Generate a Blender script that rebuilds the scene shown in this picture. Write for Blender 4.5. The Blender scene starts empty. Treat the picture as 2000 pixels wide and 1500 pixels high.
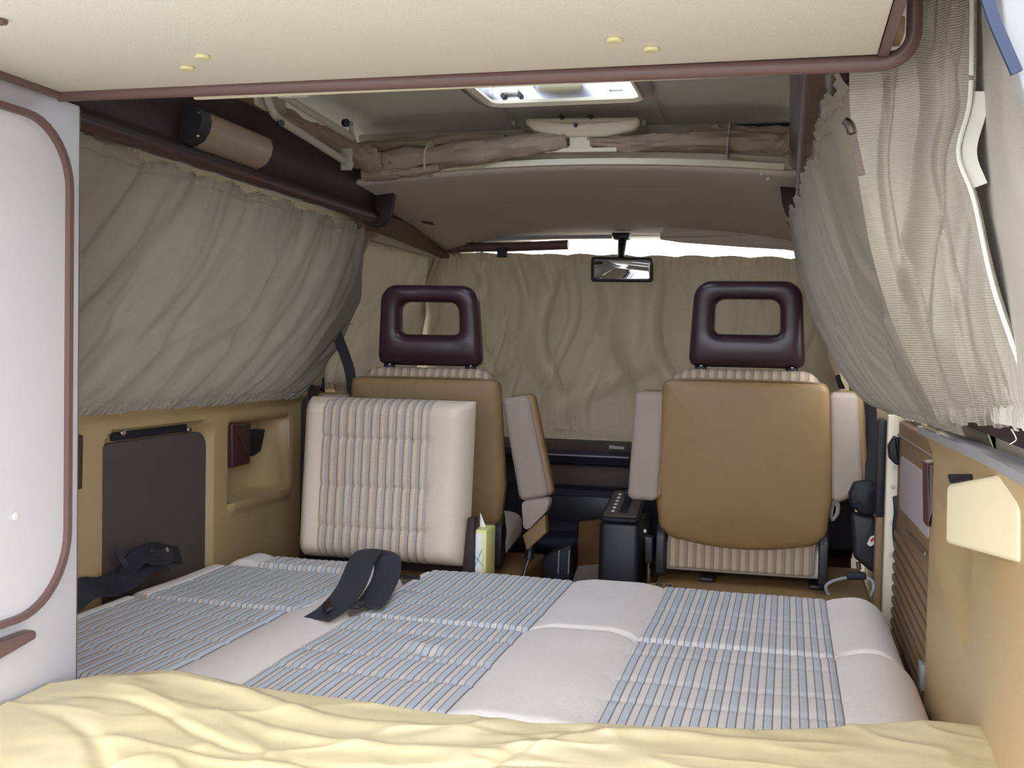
import bpy, bmesh, math, random
from mathutils import Vector, Matrix, noise
random.seed(4)
V = Vector
sc = bpy.context.scene
col = sc.collection

# ------------------------------------------------------------------ camera
CAM = V((0, 0, 1.03)); FPX = 2100.0
_roll = .02; _c, _s = math.cos(_roll), math.sin(_roll)
_ux, _uy = 540 * _c - 60 * _s, -540 * _s - 60 * _c
_d = V((_ux, _uy, FPX)).normalized()
YAW = math.asin(_d.x); PITCH = math.atan2(-_d.y, _d.z)
fw = V((-math.sin(YAW) * math.cos(PITCH), math.cos(YAW) * math.cos(PITCH), -math.sin(PITCH)))
rt = V((math.cos(YAW), math.sin(YAW), 0)); dn = -rt.cross(fw)
cam_d = bpy.data.cameras.new('camera'); cam = bpy.data.objects.new('camera', cam_d); col.objects.link(cam)
cx = rt * _c - dn * _s; cy = -(rt * _s + dn * _c); cz = -fw
cam.matrix_world = Matrix(((cx.x, cy.x, cz.x, CAM.x), (cx.y, cy.y, cz.y, CAM.y), (cx.z, cy.z, cz.z, CAM.z), (0, 0, 0, 1)))
cam_d.sensor_width = 36; cam_d.lens = FPX / 2000 * 36; cam_d.clip_start = .05; cam_d.clip_end = 200
sc.camera = cam

# ------------------------------------------------------------------ sky and exposure
world = bpy.data.worlds.new('sky'); sc.world = world; world.use_nodes = True
wn = world.node_tree; bg = wn.nodes['Background']
# overcast sky: thin bright cloud, nearly even, a little brighter overhead
_tc = wn.nodes.new('ShaderNodeTexCoord'); _sp = wn.nodes.new('ShaderNodeSeparateXYZ'); wn.links.new(_tc.outputs['Generated'], _sp.inputs[0])
_mr = wn.nodes.new('ShaderNodeMapRange'); _mr.inputs[1].default_value = 0; _mr.inputs[2].default_value = 1
SKY = 5.6; _mr.inputs[3].default_value = SKY * .8; _mr.inputs[4].default_value = SKY
wn.links.new(_sp.outputs[2], _mr.inputs[0]); wn.links.new(_mr.outputs[0], bg.inputs[1])
bg.inputs[0].default_value = (.90, .96, 1.06, 1)
sc.view_settings.view_transform = 'Standard'; sc.view_settings.look = 'None'
sc.view_settings.gamma = 1; sc.view_settings.use_curve_mapping = False
sc.view_settings.exposure = 0.57

# ------------------------------------------------------------------ helpers
def at(px, py, X=None, Y=None, Z=None):
    """point of the place at a known plane, read off the photograph"""
    a, b = px - 1000, py - 750
    x = a * _c + b * _s; y = -a * _s + b * _c
    v = (rt * x + dn * y + fw * FPX) / FPX
    t = X / v.x if X is not None else (Y / v.y if Y is not None else (Z - CAM.z) / v.z)
    return CAM + v * t

def pix_y(p):
    d = p - CAM; x, y, z = d.dot(rt), d.dot(dn), d.dot(fw); return 750 + FPX * (x / z * _s + y / z * _c)

def lin(c):
    return tuple((x / 255 / 12.92 if x / 255 <= .04045 else ((x / 255 + .055) / 1.055) ** 2.4) for x in c) + (1,)

MATS = {}
def mat(name, rgb, rough=.6, noise_amt=.06, noise_scale=60, bump=0, bump_scale=300, metal=0, spec=.5, trans=0, trans_rgb=None, sheen=0, weave=0):
    m = bpy.data.materials.new(name); m.use_nodes = True; MATS[name] = m
    nt = m.node_tree; N = nt.nodes; L = nt.links
    b = N['Principled BSDF']; out = N['Material Output']
    tc = N.new('ShaderNodeTexCoord')
    nz = N.new('ShaderNodeTexNoise'); nz.inputs['Scale'].default_value = noise_scale; nz.inputs['Detail'].default_value = 4
    L.new(tc.outputs['Object'], nz.inputs['Vector'])
    mx = N.new('ShaderNodeMix'); mx.data_type = 'RGBA'
    c = lin(rgb)
    mx.inputs[6].default_value = tuple(v * (1 - noise_amt) for v in c[:3]) + (1,)
    mx.inputs[7].default_value = tuple(min(1, v * (1 + noise_amt)) for v in c[:3]) + (1,)
    L.new(nz.outputs['Fac'], mx.inputs[0]); L.new(mx.outputs[2], b.inputs['Base Color'])
    b.inputs['Roughness'].default_value = rough; b.inputs['Metallic'].default_value = metal
    b.inputs['Specular IOR Level'].default_value = spec
    if sheen: b.inputs['Sheen Weight'].default_value = sheen
    if bump:
        n2 = N.new('ShaderNodeTexNoise'); n2.inputs['Scale'].default_value = bump_scale; n2.inputs['Detail'].default_value = 3
        L.new(tc.outputs['Object'], n2.inputs['Vector'])
        bp = N.new('ShaderNodeBump'); bp.inputs['Strength'].default_value = bump; bp.inputs['Distance'].default_value = .002
        L.new(n2.outputs['Fac'], bp.inputs['Height']); L.new(bp.outputs['Normal'], b.inputs['Normal'])
        if weave:
            wv = N.new('ShaderNodeTexWave'); wv.inputs['Scale'].default_value = weave; wv.bands_direction = 'Z'
            wv.inputs['Distortion'].default_value = .4
            L.new(tc.outputs['Object'], wv.inputs['Vector'])
            ad = N.new('ShaderNodeMath'); ad.operation = 'ADD'
            L.new(n2.outputs['Fac'], ad.inputs[0]); L.new(wv.outputs['Fac'], ad.inputs[1]); L.new(ad.outputs[0], bp.inputs['Height'])
    if trans:
        tr = N.new('ShaderNodeBsdfTranslucent'); tr.inputs[0].default_value = lin(trans_rgb or rgb)
        ms = N.new('ShaderNodeMixShader'); ms.inputs[0].default_value = trans
        L.new(b.outputs[0], ms.inputs[1]); L.new(tr.outputs[0], ms.inputs[2]); L.new(ms.outputs[0], out.inputs[0])
    return m

def stripe_mat(name, x0, period, stops, rough=.9):
    """woven stripes running along the cushion: bands repeat across the object's X"""
    m = mat(name, (200, 190, 175), rough, .05, 200, .35, 500)
    nt = m.node_tree; N = nt.nodes; L = nt.links; b = N['Principled BSDF']
    tc = N.new('ShaderNodeTexCoord'); sp = N.new('ShaderNodeSeparateXYZ'); L.new(tc.outputs['Object'], sp.inputs[0])
    a = N.new('ShaderNodeMath'); a.operation = 'SUBTRACT'; a.inputs[1].default_value = x0; L.new(sp.outputs[0], a.inputs[0])
    d = N.new('ShaderNodeMath'); d.operation = 'DIVIDE'; d.inputs[1].default_value = period; L.new(a.outputs[0], d.inputs[0])
    fr = N.new('ShaderNodeMath'); fr.operation = 'FRACT'; L.new(d.outputs[0], fr.inputs[0])
    r = N.new('ShaderNodeValToRGB'); L.new(fr.outputs[0], r.inputs[0])
    e = r.color_ramp.elements
    while len(e) > 1: e.remove(e[-1])
    e[0].position = stops[0][0]; e[0].color = lin(stops[0][1])
    for p, c in stops[1:]:
        q = e.new(p); q.color = lin(c)
    nz = N.new('ShaderNodeTexNoise'); nz.inputs['Scale'].default_value = 260; L.new(tc.outputs['Object'], nz.inputs['Vector'])
    mx = N.new('ShaderNodeMix'); mx.data_type = 'RGBA'; mx.blend_type = 'MULTIPLY'
    mp = N.new('ShaderNodeMapRange'); mp.inputs[3].default_value = .86; mp.inputs[4].default_value = 1.1; L.new(nz.outputs['Fac'], mp.inputs[0])
    mx.inputs[0].default_value = 1; L.new(r.outputs[0], mx.inputs[6]); L.new(mp.outputs[0], mx.inputs[7])
    L.new(mx.outputs[2], b.inputs['Base Color'])
    return m

def glass_mat(name, rgb, tint=.08):
    m = bpy.data.materials.new(name); m.use_nodes = True; nt = m.node_tree; N = nt.nodes; L = nt.links
    N.remove(N['Principled BSDF'])
    t = N.new('ShaderNodeBsdfTransparent'); t.inputs[0].default_value = lin(rgb)
    g = N.new('ShaderNodeBsdfGlossy'); g.inputs['Roughness'].default_value = .03
    ms = N.new('ShaderNodeMixShader'); ms.inputs[0].default_value = tint
    L.new(t.outputs[0], ms.inputs[1]); L.new(g.outputs[0], ms.inputs[2]); L.new(ms.outputs[0], N['Material Output'].inputs[0])
    MATS[name] = m; return m

def obj(name, verts, faces, m, parent=None, smooth=True, fmat=None, mats=None):
    me = bpy.data.meshes.new(name); me.from_pydata([tuple(v) for v in verts], [], faces); me.update()
    bm = bmesh.new(); bm.from_mesh(me); bmesh.ops.recalc_face_normals(bm, faces=bm.faces); bm.to_mesh(me); bm.free()
    o = bpy.data.objects.new(name, me); col.objects.link(o)
    for k in (mats or [m]): me.materials.append(MATS[k] if isinstance(k, str) else k)
    if fmat: me.polygons.foreach_set('material_index', fmat)
    me.polygons.foreach_set('use_smooth', [smooth] * len(me.polygons))
    if smooth:
        try: me.set_sharp_from_angle(angle=math.radians(42))
        except Exception: pass
    if parent: o.parent = parent
    return o

def tag(o, label=None, cat=None, group=None, kind=None):
    if label: o['label'] = label
    if cat: o['category'] = cat
    if group: o['group'] = group
    if kind: o['kind'] = kind
    return o

def thing(name, loc, label, cat, rz=0, group=None):
    o = bpy.data.objects.new(name, None); col.objects.link(o); o.empty_display_size = .05
    o.location = loc; o.rotation_euler = (0, 0, rz)
    bpy.context.view_layer.update()
    return tag(o, label, cat, group)

def own(parent, *parts):
    """parts were built in world space: keep them there under the Empty"""
    bpy.context.view_layer.update()
    for p in parts:
        p.parent = parent; p.matrix_parent_inverse = parent.matrix_world.inverted()

def box(name, a, b, m, parent=None, r=.004, seg=2, M=None):
    bm = bmesh.new(); bmesh.ops.create_cube(bm, size=1)
    a, b = V(a), V(b); c = (a + b) / 2; s = b - a
    for v in bm.verts: v.co = V((v.co.x * s.x + c.x, v.co.y * s.y + c.y, v.co.z * s.z + c.z))
    if r: bmesh.ops.bevel(bm, geom=bm.edges[:], offset=min(r, min(abs(s.x), abs(s.y), abs(s.z)) * .49), segments=seg, affect='EDGES', profile=.5)
    if M: bm.transform(M)
    vs = [v.co.copy() for v in bm.verts]; bm.verts.index_update(); fs = [[v.index for v in f.verts] for f in bm.faces]; bm.free()
    return obj(name, vs, fs, m, parent)

def rpoly(cor, rad, n=6):
    """rounded polygon, corners counter-clockwise"""
    out = []; k = len(cor)
    for i in range(k):
        p = V(cor[i] + (0,)) if len(cor[i]) == 2 else V(cor[i]); a = V(tuple(cor[i - 1][:2]) + (0,)); b = V(tuple(cor[(i + 1) % k][:2]) + (0,))
        r = rad[i] if isinstance(rad, (list, tuple)) else rad
        da = (a - p).normalized(); db = (b - p).normalized()
        ang = da.angle(db); t = min(r / math.tan(ang / 2), (a - p).length * .49, (b - p).length * .49); rr = t * math.tan(ang / 2)
        ce = p + (da + db).normalized() * (rr / math.sin(ang / 2))
        p0, p1 = p + da * t, p + db * t
        v0, v1 = p0 - ce, p1 - ce
        a0 = math.atan2(v0.y, v0.x); a1 = math.atan2(v1.y, v1.x); dl = (a1 - a0 + math.pi) % (2 * math.pi) - math.pi
        for j in range(n + 1):
            q = a0 + dl * j / n; out.append((ce.x + rr * math.cos(q), ce.y + rr * math.sin(q)))
    return out

def normals2(pts):
    n = len(pts); out = []
    for i in range(n):
        a, b = pts[i - 1], pts[(i + 1) % n]; t = V((b[0] - a[0], b[1] - a[1])).normalized()
        out.append((-t.y, t.x))            # inward for CCW
    return out

XZ = Matrix(((1, 0, 0, 0), (0, 0, 1, 0), (0, 1, 0, 0), (0, 0, 0, 1)))     # (u,v,w) -> x,z and depth along y
YZ = Matrix(((0, 0, 1, 0), (1, 0, 0, 0), (0, 1, 0, 0), (0, 0, 0, 1)))     # (u,v,w) -> y,z and depth along x
XY = Matrix.Identity(4)
def slab(name, pts, w0, w1, r, m, parent=None, M=XZ, seg=4, bulge0=0, bulge1=0, rings=5):
    """extruded outline with rolled edges and, if asked, pillowed faces"""
    nn = normals2(pts); n = len(pts); L = []
    for j in range(seg + 1):
        q = math.pi / 2 * j / seg; L.append((r * (1 - math.sin(q)), w0 + r * (1 - math.cos(q))))
    for j in range(seg + 1):
        q = math.pi / 2 * (1 - j / seg); L.append((r * (1 - math.sin(q)), w1 - r * (1 - math.cos(q))))
    vs = []; fs = []
    for ins, w in L:
        for (x, y), (a, b) in zip(pts, nn): vs.append(V((x + a * ins, y + b * ins, w)))
    k = len(L)
    for j in range(k - 1):
        for i in range(n): fs.append((j * n + i, j * n + (i + 1) % n, (j + 1) * n + (i + 1) % n, (j + 1) * n + i))
    for base, w, bu in ((0, w0, -bulge0), ((k - 1) * n, w1, bulge1)):
        ring = vs[base:base + n]; c = sum((V(v) for v in ring), V()) / n; prev = base
        R = rings if bu else 1
        for j in range(1, R):
            t = j / R; st = len(vs)
            for v in ring: vs.append(V((v.x + (c.x - v.x) * t, v.y + (c.y - v.y) * t, w + bu * (1 - (1 - t) ** 2))))
            for i in range(n): fs.append((prev + i, prev + (i + 1) % n, st + (i + 1) % n, st + i))
            prev = st
        if bu:
            vs.append(V((c.x, c.y, w + bu))); q = len(vs) - 1
            for i in range(n): fs.append((prev + i, prev + (i + 1) % n, q))
        else: fs.append(tuple(prev + i for i in range(n)))
    return obj(name, [M @ v for v in vs], fs, m, parent)

def smooth_path(pts, n=8):
    pts = [V(p) for p in pts]; out = []
    for i in range(len(pts) - 1):
        p0 = pts[max(i - 1, 0)]; p1 = pts[i]; p2 = pts[i + 1]; p3 = pts[min(i + 2, len(pts) - 1)]
        for j in range(n):
            t = j / n
            out.append(.5 * ((2 * p1) + (p2 - p0) * t + (2 * p0 - 5 * p1 + 4 * p2 - p3) * t * t + (3 * p1 - p0 - 3 * p2 + p3) * t ** 3))
    return out + [pts[-1]]

def sweep(name, path, prof, m, parent=None, up=(0, 0, 1), cap=True, scale=None, closed_prof=True):
    """profile [(side, up)] carried along a path"""
    up = V(up); vs = []; fs = []; k = len(prof); n = len(path)
    for i, p in enumerate(path):
        t = (path[min(i + 1, n - 1)] - path[max(i - 1, 0)]).normalized()
        s = t.cross(up)
        if s.length < 1e-4: s = t.cross(V((1, .01, 0)))
        s.normalize(); u = s.cross(t).normalized(); f = scale(i / (n - 1)) if scale else 1
        for a, b in prof: vs.append(p + s * a * f + u * b * f)
    kk = k if closed_prof else k - 1
    for i in range(n - 1):
        for j in range(kk): fs.append((i * k + j, i * k + (j + 1) % k, (i + 1) * k + (j + 1) % k, (i + 1) * k + j))
    if cap and closed_prof: fs.append(tuple(range(k))); fs.append(tuple((n - 1) * k + j for j in range(k)))
    return obj(name, vs, fs, m, parent)

def circ(r, n=10, sx=1, sy=1): return [(r * sx * math.cos(2 * math.pi * i / n), r * sy * math.sin(2 * math.pi * i / n)) for i in range(n)]
def tube(name, pts, r, m, parent=None, n=10, smooth=6, up=(0, 0, 1), scale=None):
    return sweep(name, smooth_path(pts, smooth) if smooth else [V(p) for p in pts], circ(r, n), m, parent, up, scale=scale)
def rod(name, a, b, r, m, parent=None, n=14): return tube(name, [a, b], r, m, parent, n, 0, up=(.03, .02, 1) if abs((V(b) - V(a)).normalized().z) < .9 else (1, .02, 0))
def ribbon(name, pts, w, th, m, parent=None, up=(0, 0, 1), smooth=8):
    return sweep(name, smooth_path(pts, smooth), [(-w / 2, -th / 2), (w / 2, -th / 2), (w / 2, th / 2), (-w / 2, th / 2)], m, parent, up)

def surf(name, f, nu, nv, m, parent=None, fmat=None, mats=None, thick=0):
    vs = [f(i / nu, j / nv) for j in range(nv + 1) for i in range(nu + 1)]
    fs = [(j * (nu + 1) + i, j * (nu + 1) + i + 1, (j + 1) * (nu + 1) + i + 1, (j + 1) * (nu + 1) + i) for j in range(nv) for i in range(nu)]
    o = obj(name, vs, fs, m, parent, fmat=fmat, mats=mats)
    if thick:
        md = o.modifiers.new('thickness', 'SOLIDIFY'); md.thickness = thick; md.offset = 0
    return o

def n1(x, y=0, z=0): return noise.noise((x, y, z))
def sstep(a, b, x):
    t = max(0, min(1, (x - a) / (b - a))); return t * t * (3 - 2 * t)

# ------------------------------------------------------------------ materials
mat('gold_plastic', (188, 161, 116), .42, .04, 30, .15, 400)
mat('gold_vinyl', (216, 200, 158), .30, .05, 14, .10, 500)
mat('cream_box', (222, 206, 172), .4, .03, 30)
mat('laminate', (203, 200, 203), .35, .02, 20)
mat('cream_edge', (214, 202, 176), .5, .03, 30)
mat('board_fabric', (222, 214, 202), .75, .05, 260, .5, 420)
mat('brown_trim', (104, 78, 74), .38, .08, 60)
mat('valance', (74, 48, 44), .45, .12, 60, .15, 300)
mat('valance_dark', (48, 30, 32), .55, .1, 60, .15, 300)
mat('headliner', (214, 198, 188), .95, .07, 240, .4, 500)
mat('roof_grey', (212, 207, 198), .6, .05, 12, .1, 200)
mat('curtain', (158, 149, 135), .95, .06, 160, .4, 700, trans=.035, trans_rgb=(205, 192, 175), weave=260)
mat('curtain_front', (184, 168, 146), .95, .12, 220, .5, 700, trans=.06, trans_rgb=(205, 190, 160), weave=260)
mat('curtain_lining', (190, 182, 170), .95, .06, 160, .4, 700, weave=0)
mat('piping', (232, 228, 216), .6)
mat('fabric', (240, 231, 224), .95, .07, 300, .45, 600)
mat('fabric_grey', (168, 152, 140), .95, .07, 300, .45, 600)
mat('pad_fabric', (226, 209, 188), .95, .07, 300, .45, 600)
mat('vinyl_tan', (148, 118, 78), .5, .06, 40, .2, 700)
mat('headrest', (58, 36, 44), .3, .1, 60, .12, 900)
mat('black_plastic', (34, 32, 36), .45, .1, 60)
mat('black_soft', (26, 26, 34), .6, .1, 60, .2, 300)
mat('webbing', (52, 50, 60), .75, .1, 60, .3, 500)
mat('charcoal_board', (86, 74, 70), .85, .10, 300, .4, 500)
mat('dash', (40, 36, 46), .55, .1, 60, .2, 300)
mat('carpet_brown', (112, 76, 44), 1, .2, 300, .8, 500)
mat('mat_grey', (120, 106, 98), 1, .12, 300, .6, 500)
mat('canvas', (158, 138, 118), .85, .08, 60, .3, 400)
mat('steel', (196, 194, 196), .25, .04, 30, metal=1)
mat('grey_metal', (176, 168, 152), .45, .05, 30)
mat('cream_paint', (222, 210, 186), .35, .04, 30)
mat('sill_grey', (150, 148, 150), .5, .04, 30)
mat('lilac', (176, 160, 160), .7, .06, 100, .3, 400)
mat('brown_panel', (132, 104, 76), .6, .08, 80, .25, 300)
mat('orange_trim', (108, 78, 60), .6, .08, 60)
mat('blue_strip', (40, 52, 80), .6, .08, 60)
mat('pillar_grey', (156, 157, 157), .6, .05, 40)
mat('white_plastic', (238, 236, 230), .4, .02, 30, trans=.3)
mat('white_matt', (240, 238, 232), .6, .02, 30)
mat('lamp_lens', (172, 150, 130), .25, .04, 60, trans=.2)
mat('tissue_yellow', (232, 228, 150), .5, .05, 40)
mat('tissue_white', (244, 244, 240), .8, .02, 40)
mat('tissue_blue', (150, 190, 200), .6, .05, 40)
mat('red_plastic', (190, 60, 50), .4, .05, 40)
mat('mirror', (210, 210, 214), .02, .0, 30, metal=1)
mat('van_paint', (214, 204, 184), .3, .02, 30)
mat('tarmac', (128, 126, 120), .95, .12, 40, .4, 200)
mat('olive', (140, 128, 66), .7, .15, 40)
glass_mat('window_glass', (238, 238, 236))
glass_mat('skylight_glass', (236, 242, 250), .05)

BLUE = (203, 207, 215); CRM = (228, 220, 214); DRK = (140, 132, 128)
ST = [(0, CRM), (.42, CRM), (.45, DRK), (.49, DRK), (.52, BLUE), (.90, BLUE), (.93, DRK), (.97, DRK)]
PANELS = [(-1.375, -1.005), (-.865, -.495), (-.275, .10)]
PER = .0268
for i, (a, b) in enumerate(PANELS): stripe_mat('stripe_%d' % i, a, (b - a) / 14, ST)
stripe_mat('stripe_pad', 0, .3 / 13, [(0, (222, 204, 182)), (.42, (218, 200, 178)), (.55, (184, 172, 160)), (.86, (178, 166, 156)), (.95, (152, 140, 130))])
stripe_mat('stripe_seat', 0, .024, [(0, (196, 174, 148)), (.45, (192, 170, 146)), (.55, (166, 148, 130)), (.86, (160, 142, 126)), (.95, (136, 118, 104))])

# ================================================================== THE SETTING
C = -.60                      # centre line of the van
XL, XR = -1.47, .27           # side walls at the waist
def struct(o, label=None):
    tag(o, label, None, None, 'structure'); return o

struct(box('ground', (-30, -30, -.60), (30, 30, -.45), 'tarmac', r=0))
struct(box('floor', (-1.6, .80, -.06), (.40, 4.35, 0), 'carpet_brown', r=0))

# left wall: moulded gold panel, with the recess of the board and the niche
def wl(u, v):
    Y = .80 + u * 2.38; z = 0 + v * .88; x = XL
    d = 0
    ry = max(0, abs(Y - 2.315) - (.235 - .06)); rz = max(0, z - (.825 - .06)); q = math.hypot(ry, rz)
    d += .035 * (1 - sstep(.052, .068, q))
    a = sstep(2.625, 2.645, Y) * (1 - sstep(2.99, 3.01, Y)); b = sstep(.585, .60, z) * (1 - sstep(.80, .815, z))
    ramp = sstep(2.83 + (z - .6) * .55, 2.99 + (z - .6) * .3, Y)
    d += .065 * a * b * (1 - ramp * .8)
    x -= d
    x += .012 * sstep(.55, .585, z) * (1 - sstep(.585, .60, z)) * a
    x += .02 * sstep(.845, .88, z)
    return V((x, Y, z))
wall_left = struct(surf('wall_left', wl, 260, 90, 'gold_plastic'))
wall_left.modifiers.new('thickness', 'SOLIDIFY').thickness = .006

# right wall: moulded gold panel of the rear quarter, with its long scooped recess
def wr(u, v):
    Y = .80 + u * (2.13 - .80); z = v * .905; x = XR
    d = .026 * sstep(1.66, 1.71, Y) * (1 - sstep(1.86, 2.08, Y)) * sstep(0, .03, z - (.60 + (Y - 1.70) * .13)) * (1 - sstep(.75, .79, z))
    x += d
    x -= .018 * sstep(.30, .0, abs(z - .45)) * (1 - sstep(1.3, 1.7, Y))
    x -= .02 * sstep(.85, .905, z)
    return V((x, Y, z))
wall_right = struct(surf('wall_right', wr, 160, 90, 'gold_plastic'))
wall_right.modifiers.new('thickness', 'SOLIDIFY').thickness = .006

# upper sides lean inward; openings for the windows are left between the pillars
def lean(side, z, rear=False):            # x of the body side at height z
    t = (z - .88) / .56
    if rear: return XR + .03 - .05 * t
    return (XL - .03 + .21 * t) if side < 0 else (XR + .03 - .21 * t)
def side_patch(name, side, y0, y1, z0, z1, m='van_paint', th=.03, rear=False):
    vs = []
    for yy in (y0, y1):
        for z in (z0, z1):
            x = lean(side, z, rear); vs += [V((x, yy, z)), V((x + side * th, yy, z))]
    fs = [(0, 1, 3, 2), (4, 6, 7, 5), (0, 4, 5, 1), (2, 3, 7, 6), (0, 2, 6, 4), (1, 5, 7, 3)]
    return obj(name, vs, fs, m, smooth=False)
wlo = thing('wall_upper_left', (XL, 2, .9), None, None); struct(wlo)
wro = thing('wall_upper_right', (XR, 2, .9), None, None); struct(wro)
for side, root in ((-1, wlo), (1, wro)):
    q = 1.70 if side > 0 else .80
    parts = [side_patch('lower_rail', side, q, 4.1, .86, .93), side_patch('upper_rail', side, q, 4.1, 1.37, 1.52)]
    for y0, y1 in ((1.72, 1.92), (2.95, 3.22), (3.92, 4.1)): parts.append(side_patch('pillar', side, y0, y1, .93, 1.37))
    if side < 0: parts.append(side_patch('panel', side, .80, 1.72, .93, 1.37))
    else:
        parts += [side_patch('lower_rail', side, .80, 1.72, .86, .93, rear=True), side_patch('upper_rail', side, .80, 1.72, 1.37, 1.52, rear=True), side_patch('pillar', side, .80, .92, .93, 1.37, rear=True),
                  slab('pillar_return', [(lean(1, .88) - .0, .88), (XR + .05, .88), (XR + .02, 1.53), (lean(1, 1.53), 1.53)], 1.70, 1.73, .002, 'van_paint')]
    own(root, *parts)
    for k, (y0, y1) in enumerate(((.92, 1.70), (1.92, 2.95), (3.22, 3.92))):
        if side < 0 and k == 0: continue
        o = side_patch('window_%d' % (k + (1 if side < 0 else 4)), side, y0, y1, .93, 1.37, 'window_glass', .005, rear=side > 0 and k == 0); struct(o)
# cab doors below the windows, right sliding-door sill
struct(box('door_1', (XL - .06, 3.18, 0), (XL - .02, 4.1, .88), 'gold_plastic'))
struct(box('door_2', (XR + .02, 2.98, 0), (XR + .06, 4.1, .88), 'cream_paint'))
struct(box('wall_outer_left', (XL - .11, .80, -.06), (XL - .08, 4.1, .88), 'van_paint', r=0))
struct(box('wall_outer_right', (XR + .08, .80, -.06), (XR + .11, 4.1, .9), 'van_paint', r=0))

# front: bulkhead with windscreen opening
wf = thing('wall_front', (C, 4.2, 0), None, None); struct(wf)
own(wf, box('cowl', (-1.6, 4.16, -.06), (.40, 4.36, .70), 'van_paint', r=0),
    box('header', (-1.45, 4.02, 1.455), (.25, 4.16, 1.55), 'van_paint', r=.004),
    box('corner_post', (-1.56, 4.06, .66), (-1.36, 4.14, 1.5), 'van_paint', r=.004),
    box('corner_post', (.16, 4.06, .66), (.36, 4.14, 1.5), 'van_paint', r=.004))
struct(box('window_7', (-1.38, 4.105, .68), (.18, 4.112, 1.47), 'window_glass', r=0), 'windscreen')

# cab ceiling: from the windscreen header back to the arched edge of the roof opening
def arch(x): return 1 - ((x - C) / .66) ** 2
def ceil_f(u, v):
    x = -1.275 + u * 1.35; Y = 2.90 + v * 1.14
    z = 1.495 + .035 * arch(x) - .045 * v - .02 * v * v - .04 * v * abs((x - C) / .66) ** 3
    return V((x, Y, z))
ceiling = struct(surf('ceiling', ceil_f, 50, 24, 'headliner', thick=.012))
# rim of the roof opening (two cream strips)
def rim(z_off, h, y, d, name, x0=-1.19, x1=-.025):
    path = [V((x0 + (x1 - x0) * i / 40, y, 1.50 + .035 * arch(x0 + (x1 - x0) * i / 40) + z_off)) for i in range(41)]
    return sweep(name, path, [(-d / 2, 0), (d / 2, 0), (d / 2, h), (-d / 2, h)], 'cream_edge')
struct(rim(-.006, .016, 2.89, .03, 'trim_1')); struct(rim(.014, .018, 2.92, .02, 'trim_2'))

# roof skin above, with the skylight opening
SX0, SX1, SY0, SY1 = -.785, -.355, 2.05, 2.735
def roofz(x): return 1.665 + .03 * arch(x)
rf = thing('roof', (C, 2, 1.68), None, None); struct(rf)
def roof_piece(x0, x1, y0, y1):
    return surf('roof_panel', lambda u, v: V((x0 + (x1 - x0) * u, y0 + (y1 - y0) * v, roofz(x0 + (x1 - x0) * u) - .10 * sstep(3.02, 3.3, y0 + (y1 - y0) * v))), 16, 30, 'roof_grey', thick=.01)
own(rf, roof_piece(-1.34, SX0, .90, 3.4), roof_piece(SX1, .14, .90, 3.4), roof_piece(SX0, SX1, .90, SY0), roof_piece(SX0, SX1, SY1, 3.4),
    box('roof_side', (-1.40, .90, 1.5), (-1.34, 3.4, 1.70), 'van_paint', r=0), box('roof_side', (.14, .90, 1.5), (.20, 3.4, 1.70), 'van_paint', r=0),
    box('roof_edge', (.14, .90, 1.515), (.30, 1.74, 1.53), 'van_paint', r=0), box('cab_roof', (-1.40, 2.96, 1.70), (.20, 4.14, 1.72), 'van_paint', r=0), box('cab_front', (-1.40, 4.10, 1.52), (.20, 4.14, 1.72), 'van_paint', r=0))
# cross rail under the roof skin at its front
struct(box('trim_3', (-1.25, 2.985, 1.628), (-.74, 3.01, 1.652), 'grey_metal', r=.006))
struct(box('trim_4', (-.40, 2.985, 1.628), (.03, 3.01, 1.652), 'grey_metal', r=.006))
struct(box('trim_5', (-.16, 2.975, 1.622), (.03, 2.99, 1.645), 'black_plastic', r=.004))

# side valances: profile carried along the roof edge, flared lip at the front end
def valance(name, side):
    root = thing(name, (C + side * .62, 2.2, 1.42), None, None); struct(root)
    def X(a): return C + side * a
    prof = [(.655, 1.412), (.645, 1.402), (.625, 1.398), (.612, 1.404), (.606, 1.416), (.608, 1.428), (.618, 1.436),
            (.622, 1.446), (.622, 1.47), (.617, 1.50), (.606, 1.525), (.588, 1.545), (.60, 1.565), (.66, 1.57), (.70, 1.5)]
    ys = [.92 + (3.06 - .92) * i / 30 for i in range(31)]
    vs = [V((X(a), y, z)) for y in ys for a, z in prof]; k = len(prof)
    fs = [(i * k + j, i * k + (j + 1) % k, (i + 1) * k + (j + 1) % k, (i + 1) * k + j) for i in range(30) for j in range(k)]
    fs += [tuple(range(k)), tuple(30 * k + j for j in range(k))]
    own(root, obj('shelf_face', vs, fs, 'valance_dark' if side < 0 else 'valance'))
    # rounded nose strip
    own(root, sweep('nose_strip', [V((X(.622), y, 1.414)) for y in (.92, 2, 3.07)], circ(.0165, 12), 'valance'))
    # end cap with its raised curl
    ec = [(X(a_), z_) for a_, z_ in ((.672, 1.412), (.655, 1.392), (.625, 1.384), (.598, 1.392), (.580, 1.415), (.570, 1.45), (.562, 1.512), (.572, 1.518), (.60, 1.506), (.64, 1.50), (.68, 1.49))]
    if side > 0: ec = ec[::-1]
    ar = sum(ec[i - 1][0] * ec[i][1] - ec[i][0] * ec[i - 1][1] for i in range(len(ec)))
    own(root, slab('end_cap', ec if ar > 0 else ec[::-1], 3.058, 3.092, .005, 'valance_dark'))
    return root
val_l = valance('trim_6', -1); val_r = valance('trim_7', 1)

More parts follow.
